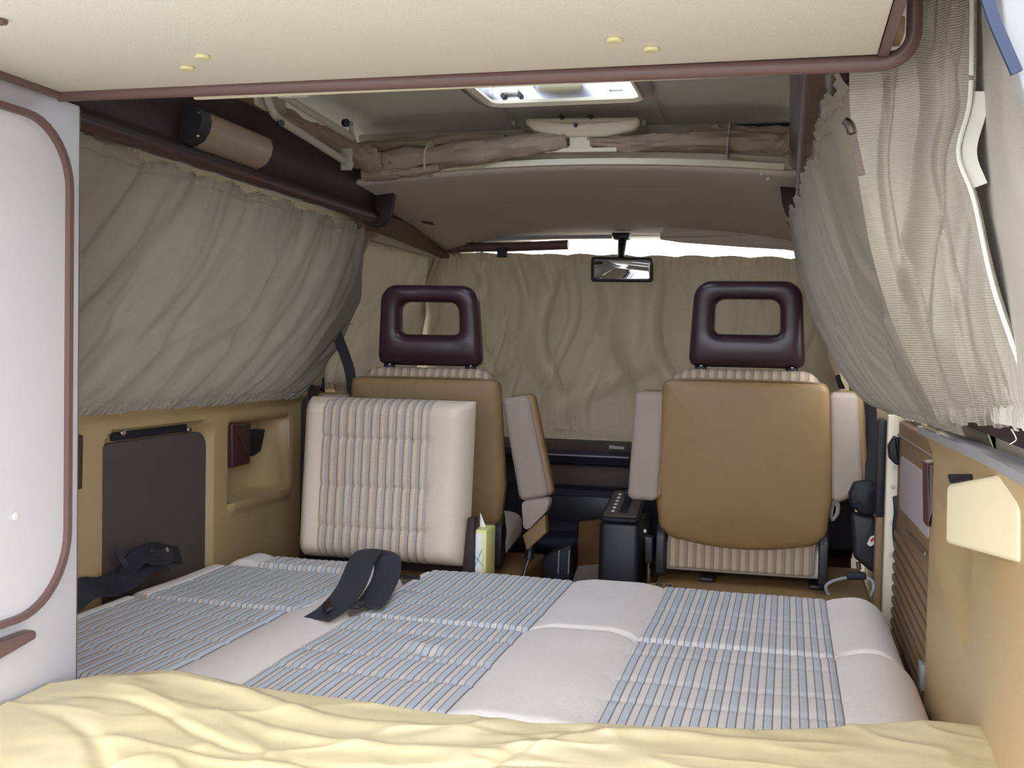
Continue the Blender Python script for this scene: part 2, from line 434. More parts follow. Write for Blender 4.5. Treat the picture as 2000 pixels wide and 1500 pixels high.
# open tailgate, unseen above and behind, added windowless to hold back high sky light
tg = thing('door_4', (C, .84, 1.66), None, None); struct(tg)
TGM = Matrix.Translation((C, .84, 1.68)) @ Matrix.Rotation(math.radians(168), 4, 'X')
own(tg, slab('leaf', rpoly([(-.78, .02), (.78, .02), (.82, 1.15), (-.82, 1.15)], .06), 0, .04, .01, 'pillar_grey', M=TGM),
    slab('lining', rpoly([(-.66, .12), (.66, .12), (.68, 1.05), (-.68, 1.05)], .08), .04, .05, .004, 'curtain_lining', M=TGM))

# sill rail under the right curtain, pale top edge
struct(sweep('trim_8', [V((XR - .012, .82, .905)), V((XR - .012, 1.4, .905)), V((XR - .012, 2.13, .893))], [(-.022, -.006), (.012, -.006), (.012, .006), (-.022, .006)], 'sill_grey'))
struct(box('trim_9', (XR - .01, .82, .925), (XR + .02, 2.10, .955), 'valance_dark', r=.006))
struct(box('trim_10', (XL - .03, 1.6, .872), (XL + .022, 3.1, .882), 'sill_grey', r=.003))
# left door pillar and its orange-brown headlining strip
struct(box('trim_11', (XL - .02, 3.075, 0), (XL + .03, 3.17, .90), 'valance_dark', r=.01))
struct(sweep('trim_12', [V((-1.262, 3.06, 1.418)), V((-1.275, 3.5, 1.412)), V((-1.30, 3.98, 1.40))], [(-.015, -.028), (.02, -.028), (.02, .028), (-.015, .028)], 'orange_trim'))

# right door pillar (cream) with dark seal
pil = thing('trim_13', (.262, 2.88, 0), None, None); struct(pil)
own(pil, box('post', (.246, 2.84, 0), (.302, 2.88, .88), 'cream_paint', r=.006), box('seal', (.224, 2.86, .62), (.246, 2.90, .87), 'black_soft', r=.008),
    box('inner_edge', (.226, 2.86, 0), (.246, 2.90, .62), 'brown_panel', r=.006))
for z in (.77, .70, .61, .53): own(pil, slab('screw', circ(.005, 10), 2.835, 2.842, .002, 'cream_edge', M=XZ @ Matrix.Translation((.262, z, 0))))

# rear pillar by the open hatch
struct(box('trim_14', (.29, .80, .9), (.42, .86, 1.5), 'pillar_grey', r=.02))

# ================================================================== THINGS
def PO(pts, X=None, Y=None, Z=None):
    """outline in the thing's own plane, counter-clockwise"""
    q = [at(a, b, X, Y, Z) for a, b in pts]
    q = [(p.y, p.z) if X is not None else ((p.x, p.z) if Y is not None else (p.x, p.y)) for p in q]
    ar = sum(q[i - 1][0] * q[i][1] - q[i][0] * q[i - 1][1] for i in range(len(q)))
    return q if ar > 0 else q[::-1]

# ---------------------------------------------------------------- bed
def E1(d, r):
    if d >= r: return 1.0
    t = 1 - max(d, 0) / r; return math.sqrt(max(0, 1 - t * t))

def cushion(name, x0, x1, y0, y1, zb, zt, panels, seams, parent=None, rx=.07, ry=.022, scallop=(0, 0), rib=.0009, plain='fabric', pmats=None, nper=14, dip=.0035, bulge=.008, wob=.004, dents=()):
    xs = set()
    def lay(a, b, n):
        for i in range(n + 1): xs.add(round(a + (b - a) * i / n, 5))
    for k in range(13): xs.add(round(x0 + rx * (k / 12) ** 2, 5)); xs.add(round(x1 - rx * (k / 12) ** 2, 5))
    cur = x0 + rx
    for a, b in panels:
        if a > cur: lay(cur, a, max(2, int((a - cur) / .012)))
        lay(a, b, nper * 6); cur = b
    if cur < x1 - rx: lay(cur, x1 - rx, max(2, int((x1 - rx - cur) / .012)))
    xs = sorted(x for x in xs if x0 <= x <= x1)
    vv = set()
    for k in range(11): vv.add(ry * (k / 10) ** 2); vv.add((y1 - y0) - ry * (k / 10) ** 2)
    n = int((y1 - y0 - 2 * ry) / .009)
    for k in range(n + 1): vv.add(ry + (y1 - y0 - 2 * ry) * k / n)
    vv = sorted(round(v, 5) for v in vv)
    H = y1 - y0
    def panel(x):
        for i, (a, b) in enumerate(panels):
            if a - 1e-6 <= x <= b + 1e-6: return i, (x - a) / (b - a), min(x - a, b - x)
        d = min([abs(x - a) for p in panels for a in p] + [9]); return -1, 0, d
    vs = []
    for x in xs:
        i, t, d = panel(x)
        for v in vv:
            pl = E1(d, .06) if i < 0 else 0
            ya = y0 + scallop[0] * pl; yb = y1 + scallop[1] * pl; y = ya + (yb - ya) * v / H
            e = E1(x - x0, rx) * E1(x1 - x, rx) * E1(v, ry) * E1(H - v, ry)
            z = zb + (zt - zb) * e
            if i < 0: z += bulge * sstep(0, .06, d) * e
            else:
                z += rib * (2 * abs(math.sin(math.pi * t * nper)) ** .6 - 1) * e
                for s in seams: z -= dip * math.exp(-((v - s) / .008) ** 2) * e
                z -= .003 * math.exp(-(d / .004) ** 2)
            z += wob * n1(x * 6, y * 6, 3.1) * e
            for (dx, dy, rr, am) in dents: z += am * math.exp(-(((x - dx) / rr) ** 2 + ((y - dy) / (rr * .6)) ** 2)) * e
            vs.append(V((x, y, z)))
    nv = len(vv); fs = []; fm = []
    for a in range(len(xs) - 1):
        i, _, _ = panel((xs[a] + xs[a + 1]) / 2)
        for b in range(nv - 1):
            fs.append((a * nv + b, (a + 1) * nv + b, (a + 1) * nv + b + 1, a * nv + b + 1)); fm.append(0 if i < 0 else i + 1)
    bd = [a * nv for a in range(len(xs))] + [(len(xs) - 1) * nv + b for b in range(1, nv)] + [a * nv + nv - 1 for a in range(len(xs) - 2, -1, -1)] + [b for b in range(nv - 2, 0, -1)]
    fs.append(tuple(bd)); fm.append(0)
    return obj(name, vs, fs, plain, parent, fmat=fm, mats=[plain] + list(pmats))

S3 = ['stripe_0', 'stripe_1', 'stripe_2']
tag(cushion('bed_cushion', -1.46, .255, 1.535, 2.085, .375, .468, PANELS, (.17, .28, .44), pmats=S3, scallop=(0, .03), ry=.03, rx=.09,
            dents=((-.66, 1.90, .05, .006), (-.62, 1.86, .03, -.008))),
    'wide beige striped cushion next to the gold cover, nearest row of the bed', 'cushion', 'striped bed cushions')
tag(cushion('bed_cushion', -.925, .245, 2.09, 2.60, .375, .462, PANELS[1:], (.15, .26), pmats=S3[1:], scallop=(.03, 0), rx=.08),
    'beige striped cushion of the far row, right of the black belt, facing the front seats', 'cushion', 'striped bed cushions')
tag(cushion('bed_cushion', -1.46, -.935, 2.09, 2.475, .375, .462, PANELS[:1], (.10, .20), pmats=S3[:1], scallop=(.03, 0), rx=.08),
    'beige striped cushion of the far row, left of the black belt beside the charcoal board', 'cushion', 'striped bed cushions')
tag(cushion('jump_seat_cushion', -1.42, -.935, 2.478, 2.605, .375, .468, [(-1.30, -1.03)], (.05,), pmats=['stripe_0'], rx=.09, ry=.02),
    'beige striped seat cushion at the foot of the upright pad', 'cushion', 'striped bed cushions')
bb = thing('folding_bed', (C, 2.05, 0), 'low brown folding bed carrying the striped cushions above the floor', 'bed')
own(bb, box('platform', (-1.45, 1.53, .335), (.25, 2.585, .368), 'brown_panel'), box('side_board', (-1.45, 1.52, 0), (-1.41, 2.57, .335), 'brown_panel'),
    box('side_board', (.21, 1.52, 0), (.25, 2.57, .335), 'brown_panel'), box('front_board', (-1.41, 2.54, 0), (.21, 2.575, .335), 'brown_panel'))
tag(box('bed_latch', (.2565, 2.13, .40), (.267, 2.17, .45), 'sill_grey', r=.003), 'small grey bed latch beside the right cushion edge', 'latch')
own(bb, box('platform', (-1.42, 2.59, .335), (-.775, 2.72, .368), 'brown_panel'))
struct(box('trim_15', (-1.46, .80, 0), (.262, 1.49, .40), 'black_soft', r=0))

# gold vinyl cover over the rear mattress, with its wrinkles
WR = [  # centre x, y, half length, half width, height, angle
    (-.62, 1.305, .26, .020, .016, -8), (-.52, 1.22, .20, .016, .012, -4), (-.40, 1.16, .18, .014, -.010, 10), (-.47, 1.10, .20, .022, .014, -24),
    (-.33, 1.09, .17, .03, .016, -34), (-.72, 1.19, .16, .014, -.010, -14), (-.80, 1.10, .16, .020, -.012, -34), (-.25, 1.28, .10, .018, .012, 28),
    (-.36, 1.33, .10, .020, .010, 40), (-.15, 1.33, .14, .014, .009, 12), (-.30, 1.22, .10, .012, -.008, 55), (-.64, 1.12, .12, .012, .008, 4),
    (.05, 1.25, .20, .03, .006, 6), (-.05, 1.16, .2, .02, -.004, -5), (-.9, 1.29, .10, .03, .010, -20), (-.55, 1.02, .25, .03, .012, -20), (-.2, 1.0, .2, .03, -.008, 15)]
def vin(u, v):
    x = -.992 + u * (XR - .012 + .992)
    yf = 1.372 + .012 * math.sin(7 * x) + .05 * sstep(-.45, .0, x) + .085 * sstep(-.05, .22, x) - .05 * sstep(-.88, -.99, x) + .012 * n1(x * 8, 2)
    y = .80 + (yf - .80) * (1 - (1 - v) ** 1.3)
    zt = .545 + .012 * math.exp(-((x + .84) / .10) ** 2) * sstep(1.0, 1.3, y) + .006 * sstep(-.3, .15, x) + .004 * n1(x * 3, y * 3, 1)
    z = .41 + (zt - .41) * E1(yf - y, .028)
    e = E1(yf - y, .08)
    for a, b, l, w, h, an in WR:
        q = math.radians(an); dx, dy = x - a, y - b; s = dx * math.cos(q) + dy * math.sin(q); t = -dx * math.sin(q) + dy * math.cos(q)
        t += .018 * math.sin(s * 14 + a * 9)
        w *= .55; k = math.exp(-(s / l) ** 2)
        if k > .01:
            k *= math.exp(-(t / w) ** 2) if h < 0 else (math.exp(-(t / w) ** 2) if t > 0 else math.exp(-(t / (w * 2.2)) ** 2))
            z += h * .42 * k * e
    z += (.0016 * n1(x * 22, y * 30, 5) + .0028 * (1 - abs(n1(x * 4.5 + 1.3 * n1(x * 3, y * 3), y * 11, 2))) ** 6) * e
    return V((x, y, z))
tag(surf('mattress_cover', vin, 280, 170, 'gold_vinyl'), 'wrinkled gold vinyl cover over the mattress in the foreground', 'cover')
bpy.data.objects['mattress_cover'].modifiers.new('thickness', 'SOLIDIFY').thickness = .004

# ---------------------------------------------------------------- upright pad
up = thing('upright_seat_pad', (-1.034, 2.665, .45), 'upright beige seat pad with a striped quilted middle, leaning before the left seat', 'seat pad')
pad = cushion('pad', -.235, .235, 0, .435, 0, .085, [(-.165, .135)], (.09, .20, .325), rx=.045, ry=.045, rib=.0026, plain='pad_fabric', pmats=['stripe_pad'], nper=13, dip=.007, bulge=.006, wob=.002)
pad.rotation_euler = (math.radians(85), 0, 0); pad.location = (-1.034, 2.70, .452); own(up, pad)
own(up, slab('back_board', rpoly([(-1.26, .42), (-.81, .42), (-.81, .86), (-1.26, .86)], .02), 2.735, 2.755, .004, 'valance_dark'))
own(up, slab('side_bracket', PO([(903, 1118), (926, 1128), (928, 1012), (914, 1012)], Y=2.66), 2.655, 2.69, .003, 'valance_dark'))

# ---------------------------------------------------------------- seat belts on the bed
lb = thing('lap_belt', (-.88, 2.15, .47), 'dark grey lap belt folded over on the bed between two striped cushions', 'seat belt')
own(lb, ribbon('strap', [(-.905, 1.985, .476), (-.895, 2.05, .486), (-.905, 2.16, .505), (-.93, 2.28, .535), (-.935, 2.35, .545), (-.905, 2.365, .535), (-.88, 2.31, .505), (-.865, 2.22, .482), (-.85, 2.12, .474)], .062, .003, 'webbing'))
own(lb, slab('buckle', rpoly([(-.035, -.009), (.035, -.009), (.035, .009), (-.035, .009)], .004), -.003, .003, .0015, 'black_plastic', M=Matrix.Translation((-.90, 2.03, .494)) @ Matrix.Rotation(math.radians(-62), 4, 'Z') @ Matrix.Rotation(.5, 4, 'X')))
own(lb, rod('pin', (-.845, 2.335, .497), (-.808, 2.33, .497), .005, 'black_plastic'))
own(lb, box('stitch_tab', (-.875, 2.06, .482), (-.845, 2.10, .49), 'black_plastic', r=.002))

lb2 = thing('lap_belt', (-1.45, 2.1, .47), 'crumpled black lap belt heaped along the left edge of the bed below the charcoal board', 'seat belt')
own(lb2, ribbon('strap', [(-1.425, 1.88, .478), (-1.42, 1.96, .505), (-1.425, 2.04, .492), (-1.43, 2.12, .497), (-1.435, 2.20, .512), (-1.435, 2.27, .50)], .06, .004, 'black_soft', up=(.6, 0, .8)),
    ribbon('strap', [(-1.44, 2.10, .475), (-1.43, 2.15, .53), (-1.43, 2.22, .535), (-1.44, 2.30, .515), (-1.445, 2.36, .50)], .045, .004, 'black_soft', up=(.9, 0, .4)),
    slab('buckle', rpoly([(2.20, .50), (2.30, .49), (2.30, .53), (2.21, .545)], .01), -1.445, -1.425, .005, 'black_plastic', M=YZ),
    rod('release_button', (-1.428, 2.265, .53), (-1.42, 2.265, .533), .006, 'steel'),
    ribbon('strap_end', [at(226, 1070, X=-1.425), at(235, 1088, X=-1.425), at(247, 1106, X=-1.425)], .016, .003, 'webbing', up=(1, 0, 0)))

# ---------------------------------------------------------------- closet
cl = thing('closet', (-1.22, .95, .5), 'tall cream laminate closet at the left edge with a brown-rimmed round-cornered door', 'closet')
own(cl, box('side_panel', (-1.03, .80, .40), (-1.0, 1.358, 1.366), 'laminate', r=.0015),
    slab('front_panel', [(-1.43, .42), (-1.031, .42), (-1.031, 1.362), (-1.27, 1.362), (-1.43, .90)], 1.33, 1.354, .001, 'cream_edge'),
    box('edge_band', (-1.030, 1.3585, .42), (-1.001, 1.3615, 1.362), 'brown_trim', r=.001))
# door: flush leaf with brown edge moulding, far corners rounded
dl = rpoly([(.84, .655), (1.318, .655), (1.318, 1.328), (.84, 1.328)], [.01, .105, .09, .01], 10)
door = slab('door', dl, -.9985, -.990, .003, 'laminate', M=YZ); own(cl, door)
pth = [V((-.989, a, b)) for a, b in dl] + [V((-.989, dl[0][0], dl[0][1]))]
md = sweep('door_trim', pth, [(-.0045, -.003), (.0045, -.003), (.0045, .007), (-.0045, .007)], 'brown_trim', up=(1, 0, 0)); md.parent = door
hd = slab('door_handle', rpoly([(1.13, .606), (1.245, .622), (1.245, .634), (1.13, .634)], .005), -.999, -.978, .004, 'brown_trim', M=YZ); own(cl, hd)
ch = slab('lock_button', circ(.006, 12), -.990, -.986, .002, 'white_plastic', M=YZ @ Matrix.Translation((1.213, .793, 0))); ch.parent = door

# ---------------------------------------------------------------- overhead cabinet
oc = thing('overhead_cabinet', (-.45, 1.1, 1.36), 'cream overhead cabinet with brown edge moulding across the top of the view', 'cabinet')
mat('cap', (216, 208, 160), .4)
own(oc, box('bottom_panel', (-.988, .84, 1.369), (.088, 1.289, 1.38), 'board_fabric', r=.0015),
    box('rear_board', (-.988, .826, 1.369), (.100, .839, 1.60), 'board_fabric', r=.002), box('top_board', (-.988, .84, 1.60), (.100, 1.289, 1.612), 'board_fabric', r=.002),
    box('face_board', (-.988, 1.291, 1.374), (.118, 1.302, 1.62), 'board_fabric', r=.001))
fo = rpoly([(-1.0, 1.352), (.128, 1.352), (.128, 1.62), (-1.0, 1.62)], [.004, .035, .004, .004], 8)
# moulding runs along the bottom edge and up round the right corner
mp = [V((-.988 + 1.081 * i / 30, 1.298, 1.3680 - .006 * i / 30)) for i in range(31)] + [V((.093 + .033 * math.sin(q), 1.297, 1.3950 - .033 * math.cos(q))) for q in [math.pi / 2 * k / 10 for k in range(11)]] + [V((.126, 1.297, 1.62))]
own(oc, sweep('edge_moulding', mp, circ(.0098, 12, 1.0, 1), 'brown_trim', up=(0, 1, 0)),
    sweep('side_moulding', [V((-.985, .84, 1.366)), V((-.985, 1.292, 1.366))], circ(.006, 10), 'brown_trim'),
    slab('side_board', [(.84, 1.366), (1.287, 1.366), (1.287, 1.60), (.84, 1.60)], .089, .100, .001, 'brown_trim', M=YZ),
    box('corner_block', (.101, 1.24, 1.377), (.112, 1.289, 1.397), 'brown_panel', r=.002))
for px, py in ((395, 108), (365, 130), (1200, 75), (1272, 93), (-2, 38)):
    p = at(px, py, Z=1.369); own(oc, slab('screw_cap', circ(.009, 14), 1.3645, 1.3695, .0022, 'cap' if px > 0 else 'brown_trim', M=Matrix.Translation((p.x, p.y, 0))))
tag(box('bed_board', (-.79, 1.312, 1.3575), (.012, 1.319, 1.37), 'cream_edge', r=.002), 'thin cream board edge showing under the brown overhead moulding', 'board')
struct(box('trim_16', (-1.03, .86, 1.376), (-.996, 1.355, 1.5), 'laminate', r=.001))

# ---------------------------------------------------------------- front seats
def ring_headrest(name, parent, w_top, w_bot, h, z0, hole, m='headrest', depth=.085, y0=-.05):
    N, K = 88, 24; a = math.radians(8)
    outer = rpoly([(-w_bot / 2, 0), (w_bot / 2, 0), (w_top / 2, h), (-w_top / 2, h)], [.022, .022, .05, .05], 10)
    hx, hz0, hz1 = hole
    inner = rpoly([(-hx, hz0), (hx, hz0), (hx * .97, hz1), (-hx * .97, hz1)], [.016, .016, .026, .026], 10)
    ce = (0, (hz0 + hz1) / 2)
    def samp(poly):
        out = []; n = len(poly)
        for i in range(N):
            q = 2 * math.pi * i / N; d = (math.cos(q), math.sin(q)); best = None
            for j in range(n):
                p, r = poly[j - 1], poly[j]; ex, ey = r[0] - p[0], r[1] - p[1]; den = d[0] * ey - d[1] * ex
                if abs(den) < 1e-9: continue
                wx, wy = p[0] - ce[0], p[1] - ce[1]; t = (wx * ey - wy * ex) / den; s = (wx * d[1] - wy * d[0]) / den
                if t > 0 and -1e-6 <= s <= 1 + 1e-6: best = t if best is None else max(best, t)
            out.append((ce[0] + d[0] * best, ce[1] + d[1] * best))
        return out
    so, si = samp(outer), samp(inner); vs = []; fs = []
    for i in range(N):
        for k in range(K):
            q = 2 * math.pi * k / K; cq, sq = math.cos(q), math.sin(q)
            t = .5 - .5 * math.copysign(abs(cq) ** .62, cq); yy = math.copysign(abs(sq) ** .75, sq)
            x = so[i][0] + (si[i][0] - so[i][0]) * t; z = so[i][1] + (si[i][1] - so[i][1]) * t
            dd = depth / 2 * (.72 + .28 * min(1, math.hypot(so[i][0] - si[i][0], so[i][1] - si[i][1]) / .09))
            vs.append(V((x, y0 + yy * dd - math.tan(a) * z, z0 + z)))
    for i in range(N):
        for k in range(K): fs.append((i * K + k, i * K + (k + 1) % K, ((i + 1) % N) * K + (k + 1) % K, ((i + 1) % N) * K + k))
    o = obj(name, vs, fs, m, parent); o.data.polygons.foreach_set('use_smooth', [True] * len(o.data.polygons)); return o

REC = math.tan(math.radians(7))
SH = Matrix(((1, 0, 0, 0), (0, 1, -REC, REC * .55), (0, 0, 1, 0), (0, 0, 0, 1)))
def seat(name, cx, Y, rz, label, arms):
    t = thing(name, (cx, Y, 0), label, 'seat', rz, 'front seats seen from behind')
    sh = rpoly([(-.222, .512), (.222, .512), (.236, .64), (.218, .954), (-.218, .954), (-.236, .64)], [.05, .05, .2, .026, .026, .2], 7)
    sh = [(x, z - (.026 * (1 - (x / .2) ** 2) if z < .54 and abs(x) < .2 else 0)) for x, z in sh]
    # extra points so the bottom edge bows
    out = []
    for i, p in enumerate(sh):
        out.append(p); q = sh[(i + 1) % len(sh)]
        if p[1] < .56 and q[1] < .56 and q[0] - p[0] > .1:
            for k in range(1, 14):
                x = p[0] + (q[0] - p[0]) * k / 14; out.append((x, .512 - .024 * (1 - (x / .19) ** 2)))
    slab('back_shell', out, 0, .075, .022, 'vinyl_tan', t, SH @ XZ, bulge0=.012)
    fp = rpoly([(-.208, .56), (.208, .56), (.212, .70), (.200, .982), (-.200, .982), (-.212, .70)], [.03, .03, .1, .055, .055, .1], 7)
    slab('backrest', fp, .035, .135, .03, 'stripe_seat', t, SH @ XZ, bulge1=.01)
    # piping round the top of the shell
    pp = [SH @ V((x, .012, z)) for x, z in [(-.214, .90), (-.212, .94), (-.20, .948), (-.15, .954), (0, .955), (.15, .954), (.20, .948), (.212, .94), (.214, .90)]]
    tube('piping', pp, .003, 'brown_panel', t, 8, 5)
    h = ring_headrest('headrest', t, .286, .316, .236, 1.0 - .012, (.088, .092, .186), y0=.055)
    for s in (-1, 1):
        post = rod('headrest_post', (s * .122, .035, .97), (s * .122, .038, 1.03), .006, 'steel', t)
        cl_ = slab('collar', circ(.017, 16), .978, .990, .004, 'black_plastic', t, Matrix.Translation((s * .122, .035, 0)))
    # lower fabric strip, hinges and seat cushion
    low = rpoly([(-.205, .425), (.195, .425), (.20, .56), (-.20, .56)], .008, 3)
    slab('back_skirt', low, .03, .06, .006, 'stripe_seat', t, XZ)
    for s in (-1, 1):
        hb = slab('hinge_bracket', rpoly([(-.01, .405), (.09, .405), (.10, .50), (.045, .565), (-.005, .52)], .012, 3), s * .218 - .012, s * .218 + .012, .004, 'black_plastic', t, YZ)
    cu = rpoly([(-.23, .05), (.23, .05), (.235, .45), (.20, .50), (-.20, .50), (-.235, .45)], .03, 4)
    slab('seat_cushion', cu, .41, .50, .03, 'fabric', t, XY, bulge1=.02)
    for (pts, y0, d, side) in arms:
        a = slab('armrest', rpoly(pts, .018, 5), y0, y0 + d, .016, 'fabric_grey', t, XZ)
        ap = [(x + side, z + .004) for x, z in pts]
        b = slab('armrest_side', rpoly(ap, .016, 5), y0 + .014, y0 + d + .012, .012, 'vinyl_tan'); b.parent = a
    return t
def arm_pts(px, cx, Y, y0=0):
    # corner pixels -> local x,z at the armrest's own depth
    return [(x - cx, z) for x, z in PO(px, Y=Y + y0)]
CR, CL_, YS = -.112, -1.02, 2.98
seat('front_seat', CR, YS, 0, 'tan-backed front seat with brown headrest in full view on the right, both armrests raised',
     [(arm_pts([(1240, 764), (1300, 766), (1283, 980), (1224, 976)], CR, YS, -.03), -.03, .06, .012), (arm_pts([(1618, 766), (1676, 768), (1688, 960), (1625, 990)], CR, YS, -.01), -.01, .06, .014)])
seat('front_seat', CL_, YS, math.radians(7), 'tan-backed front seat with brown headrest on the left, half hidden behind the upright pad',
     [(arm_pts([(972, 768), (1025, 762), (1065, 965), (1007, 975)], CL_, YS, -.02), .0, .06, .014), (arm_pts([(636, 758), (692, 758), (688, 960), (636, 960)], CL_, YS, -.02), -.06, .06, -.01)])
bpy.data.objects['front_seat.001'].location.z = -.016
sb = slab('seat_bolster', rpoly(PO([(1018, 980), (1077, 972), (1066, 1000), (1022, 1045)], Y=2.97), .012, 4), 2.97, 3.02, .003, 'fabric_grey')
own(bpy.data.objects['front_seat.001'], sb)
sf = slab('seat_side', rpoly(PO([(1022, 1045), (1066, 1003), (1068, 1040), (1030, 1075)], Y=3.01), .004, 3), 3.0, 3.04, .004, 'vinyl_tan'); own(bpy.data.objects['front_seat.001'], sf)
for nm, x0, x1, lab in (('seat_box', -.345, .232, 'tan vinyl covered box under the right front seat'), ('seat_box', -1.40, -.745, 'tan vinyl covered box under the left front seat')):
    b = thing(nm, ((x0 + x1) / 2, 3.0, 0), lab, 'seat base', 0, 'boxes under the front seats')
    q = 0 if x0 > -.5 else .022
    own(b, box('body', (x0, 2.79, 0), (x1, 3.40, .385 - q), 'vinyl_tan', r=.015, seg=4), box('top_rail', (x0 + .05, 2.80, .387 - q), (x1 - .04, 2.83, .40 - q), 'grey_metal', r=.004),
        slab('corner_cap', rpoly([(x0 + .0, 2.77), (x0 + .075, 2.77), (x0 + .075, 2.85), (x0, 2.85)], .02), .386 - q, .415 - q, .01, 'vinyl_tan', M=XY),
        box('slide_rail', (x0 + .12, 3.03, .386 - q), (x0 + .16, 3.2, .398 - q), 'black_plastic', r=.003), box('slide_rail', (x1 - .16, 3.03, .386 - q), (x1 - .12, 3.2, .398 - q), 'black_plastic', r=.003))
    for xx in (x0 + .035, x0 + .06): own(b, rod('seat_bolt', (xx, 2.80, .415 - q), (xx, 2.80, .424 - q), .008, 'steel'))

# ---------------------------------------------------------------- tissue box beside the pad
tb = thing('tissue_box', (-.76, 2.70, .42), 'yellow and white flowered tissue box between the upright pad and the left seat', 'tissue box')
own(tb, box('carton', (-.779, 2.672, .4255), (-.745, 2.76, .556), 'tissue_yellow', r=.003),
    slab('printed_face', [(-.778, .43), (-.755, .43), (-.755, .545), (-.778, .55)], 2.669, 2.6725, .0005, 'tissue_white'),
    ribbon('printed_stem', [(-.777, 2.6685, .45), (-.768, 2.6685, .475), (-.756, 2.6685, .505)], .003, .0006, 'tissue_blue', up=(0, 1, 0)),
    ribbon('printed_stem', [(-.777, 2.6685, .488), (-.766, 2.6685, .478), (-.752, 2.6685, .462)], .003, .0006, 'tissue_blue', up=(0, 1, 0)),
    slab('tissue', [(-.778, .555), (-.760, .553), (-.768, .572), (-.777, .592)], 2.72, 2.723, .0008, 'tissue_white'))
tbs = struct(box('trim_17', (-.83, 2.66, .36), (-.70, 2.785, .424), 'vinyl_tan', r=.01), 'tan ledge in front of the left seat box')

# ---------------------------------------------------------------- curtains
def edge(pts, n):
    p = smooth_path(pts, 24); L = [0]
    for i in range(1, len(p)): L.append(L[-1] + (p[i] - p[i - 1]).length)
    out = []; j = 0
    for k in range(n + 1):
        d = L[-1] * k / n
        while j < len(L) - 2 and L[j + 1] < d: j += 1
        t = (d - L[j]) / max(1e-9, L[j + 1] - L[j]); out.append(p[j].lerp(p[j + 1], t))
    return out
def curtain(name, A, B, nrm, m, folds, belly=0, nu=200, nv=70, seed=0, gather=(.006, .006), hem=(.012, .006), lean=0, freq_g=46, edge_soft=True, pin=0):
    """cloth between two side edges A and B (top to bottom), folded along its normal"""
    a, b = edge(A, nv), edge(B, nv); nrm = V(nrm).normalized()
    Lw = ((a[0] - b[0]).length + (a[-1] - b[-1]).length) / 2
    def f(u, v):
        j = round(v * nv); p = a[j].lerp(b[j], u)
        s = u * Lw + lean * v; d = belly * math.sin(math.pi * min(1, v ** .8)) * (math.sin(math.pi * min(1, max(0, u))) ** .35 if edge_soft else 1)
        mid = .35 + .65 * math.sin(math.pi * (.08 + .84 * v))
        for fr, am in folds:
            q = n1(s * fr + 2.1 * n1(v * 1.7, fr + seed, 7), seed * 3.7 + fr, v * .9)
            r = 1 - 2 * abs(q) * 1.6
            d += am * (q * 1.6 * .6 + r * .4) * mid
        g = math.sin(2 * math.pi * freq_g * s + 5 * n1(s * 9, seed, 2))
        g2 = n1(s * freq_g * 1.3, seed + 4, v * 6)
        d += gather[0] * (g * .6 + g2) * math.exp(-v / .06) + gather[1] * (g * .6 + g2) * math.exp(-(1 - v) / .07)
        d -= .004 * math.exp(-((v - .05) / .008) ** 2) + .004 * math.exp(-((v - .95) / .008) ** 2)
        if pin: d *= 1 - .9 * sstep(1 - pin, 1, u)
        p = p + nrm * d
        z = hem[0] * (abs(math.sin(math.pi * s * 7.3 + seed)) ** 1.4 - 1) * math.exp(-v / .04) + hem[1] * (n1(s * 30, seed, 9)) * math.exp(-(1 - v) / .04)
        return V((p.x, p.y, p.z + z))
    return surf(name, f, nu, nv, m)

FL = [(5, .030), (11, .034), (23, .012)]
tag(curtain('curtain', [(C - .642, 1.37, 1.40), (C - .75, 1.37, 1.14), (XL + .035, 1.37, .872)],
            [(C - .655, 3.035, 1.385), (-1.345, 3.20, 1.17), (-1.385, 3.19, 1.06), (-1.43, 3.10, .93), (-1.44, 2.99, .862)],
            (1, 0, .35), 'curtain', FL, .02, 260, 80, 1, lean=.28),
    'taupe gathered curtain over the left side window beside the closet', 'curtain', 'window curtains')
tag(curtain('curtain', [(-1.30, 3.10, 1.40), (-1.40, 3.10, 1.1), (-1.46, 3.10, .90)], [(-1.335, 3.955, 1.385), (-1.39, 3.955, 1.1), (-1.43, 3.955, .80)],
            (1, 0, .35), 'curtain_front', [(5, .03), (12, .03)], .0, 120, 60, 2),
    'olive brown curtain in the left cab corner behind the left headrest', 'curtain', 'window curtains')
tag(curtain('curtain', [(-1.375, 4.02, 1.40), (-1.38, 4.03, 1.0), (-1.38, 4.03, .69)], [(.17, 4.02, 1.375), (.18, 4.03, 1.0), (.18, 4.03, .69)],
            (0, -1, 0), 'curtain_front', [(4, .05), (9, .060), (19, .024)], .01, 360, 80, 3, gather=(.008, .002), hem=(.006, .004), edge_soft=False),
    'olive brown curtain drawn across the windscreen behind both headrests', 'curtain', 'window curtains')
tag(curtain('curtain', [(.10, 3.10, 1.40), (.19, 3.10, 1.1), (.25, 3.10, .90)], [(.135, 3.955, 1.385), (.19, 3.955, 1.1), (.23, 3.955, .80)],
            (-1, 0, .35), 'curtain_front', [(5, .02), (12, .012)], .0, 120, 60, 4),
    'olive brown curtain at the right cab window, just showing beyond the right seat', 'curtain', 'window curtains')
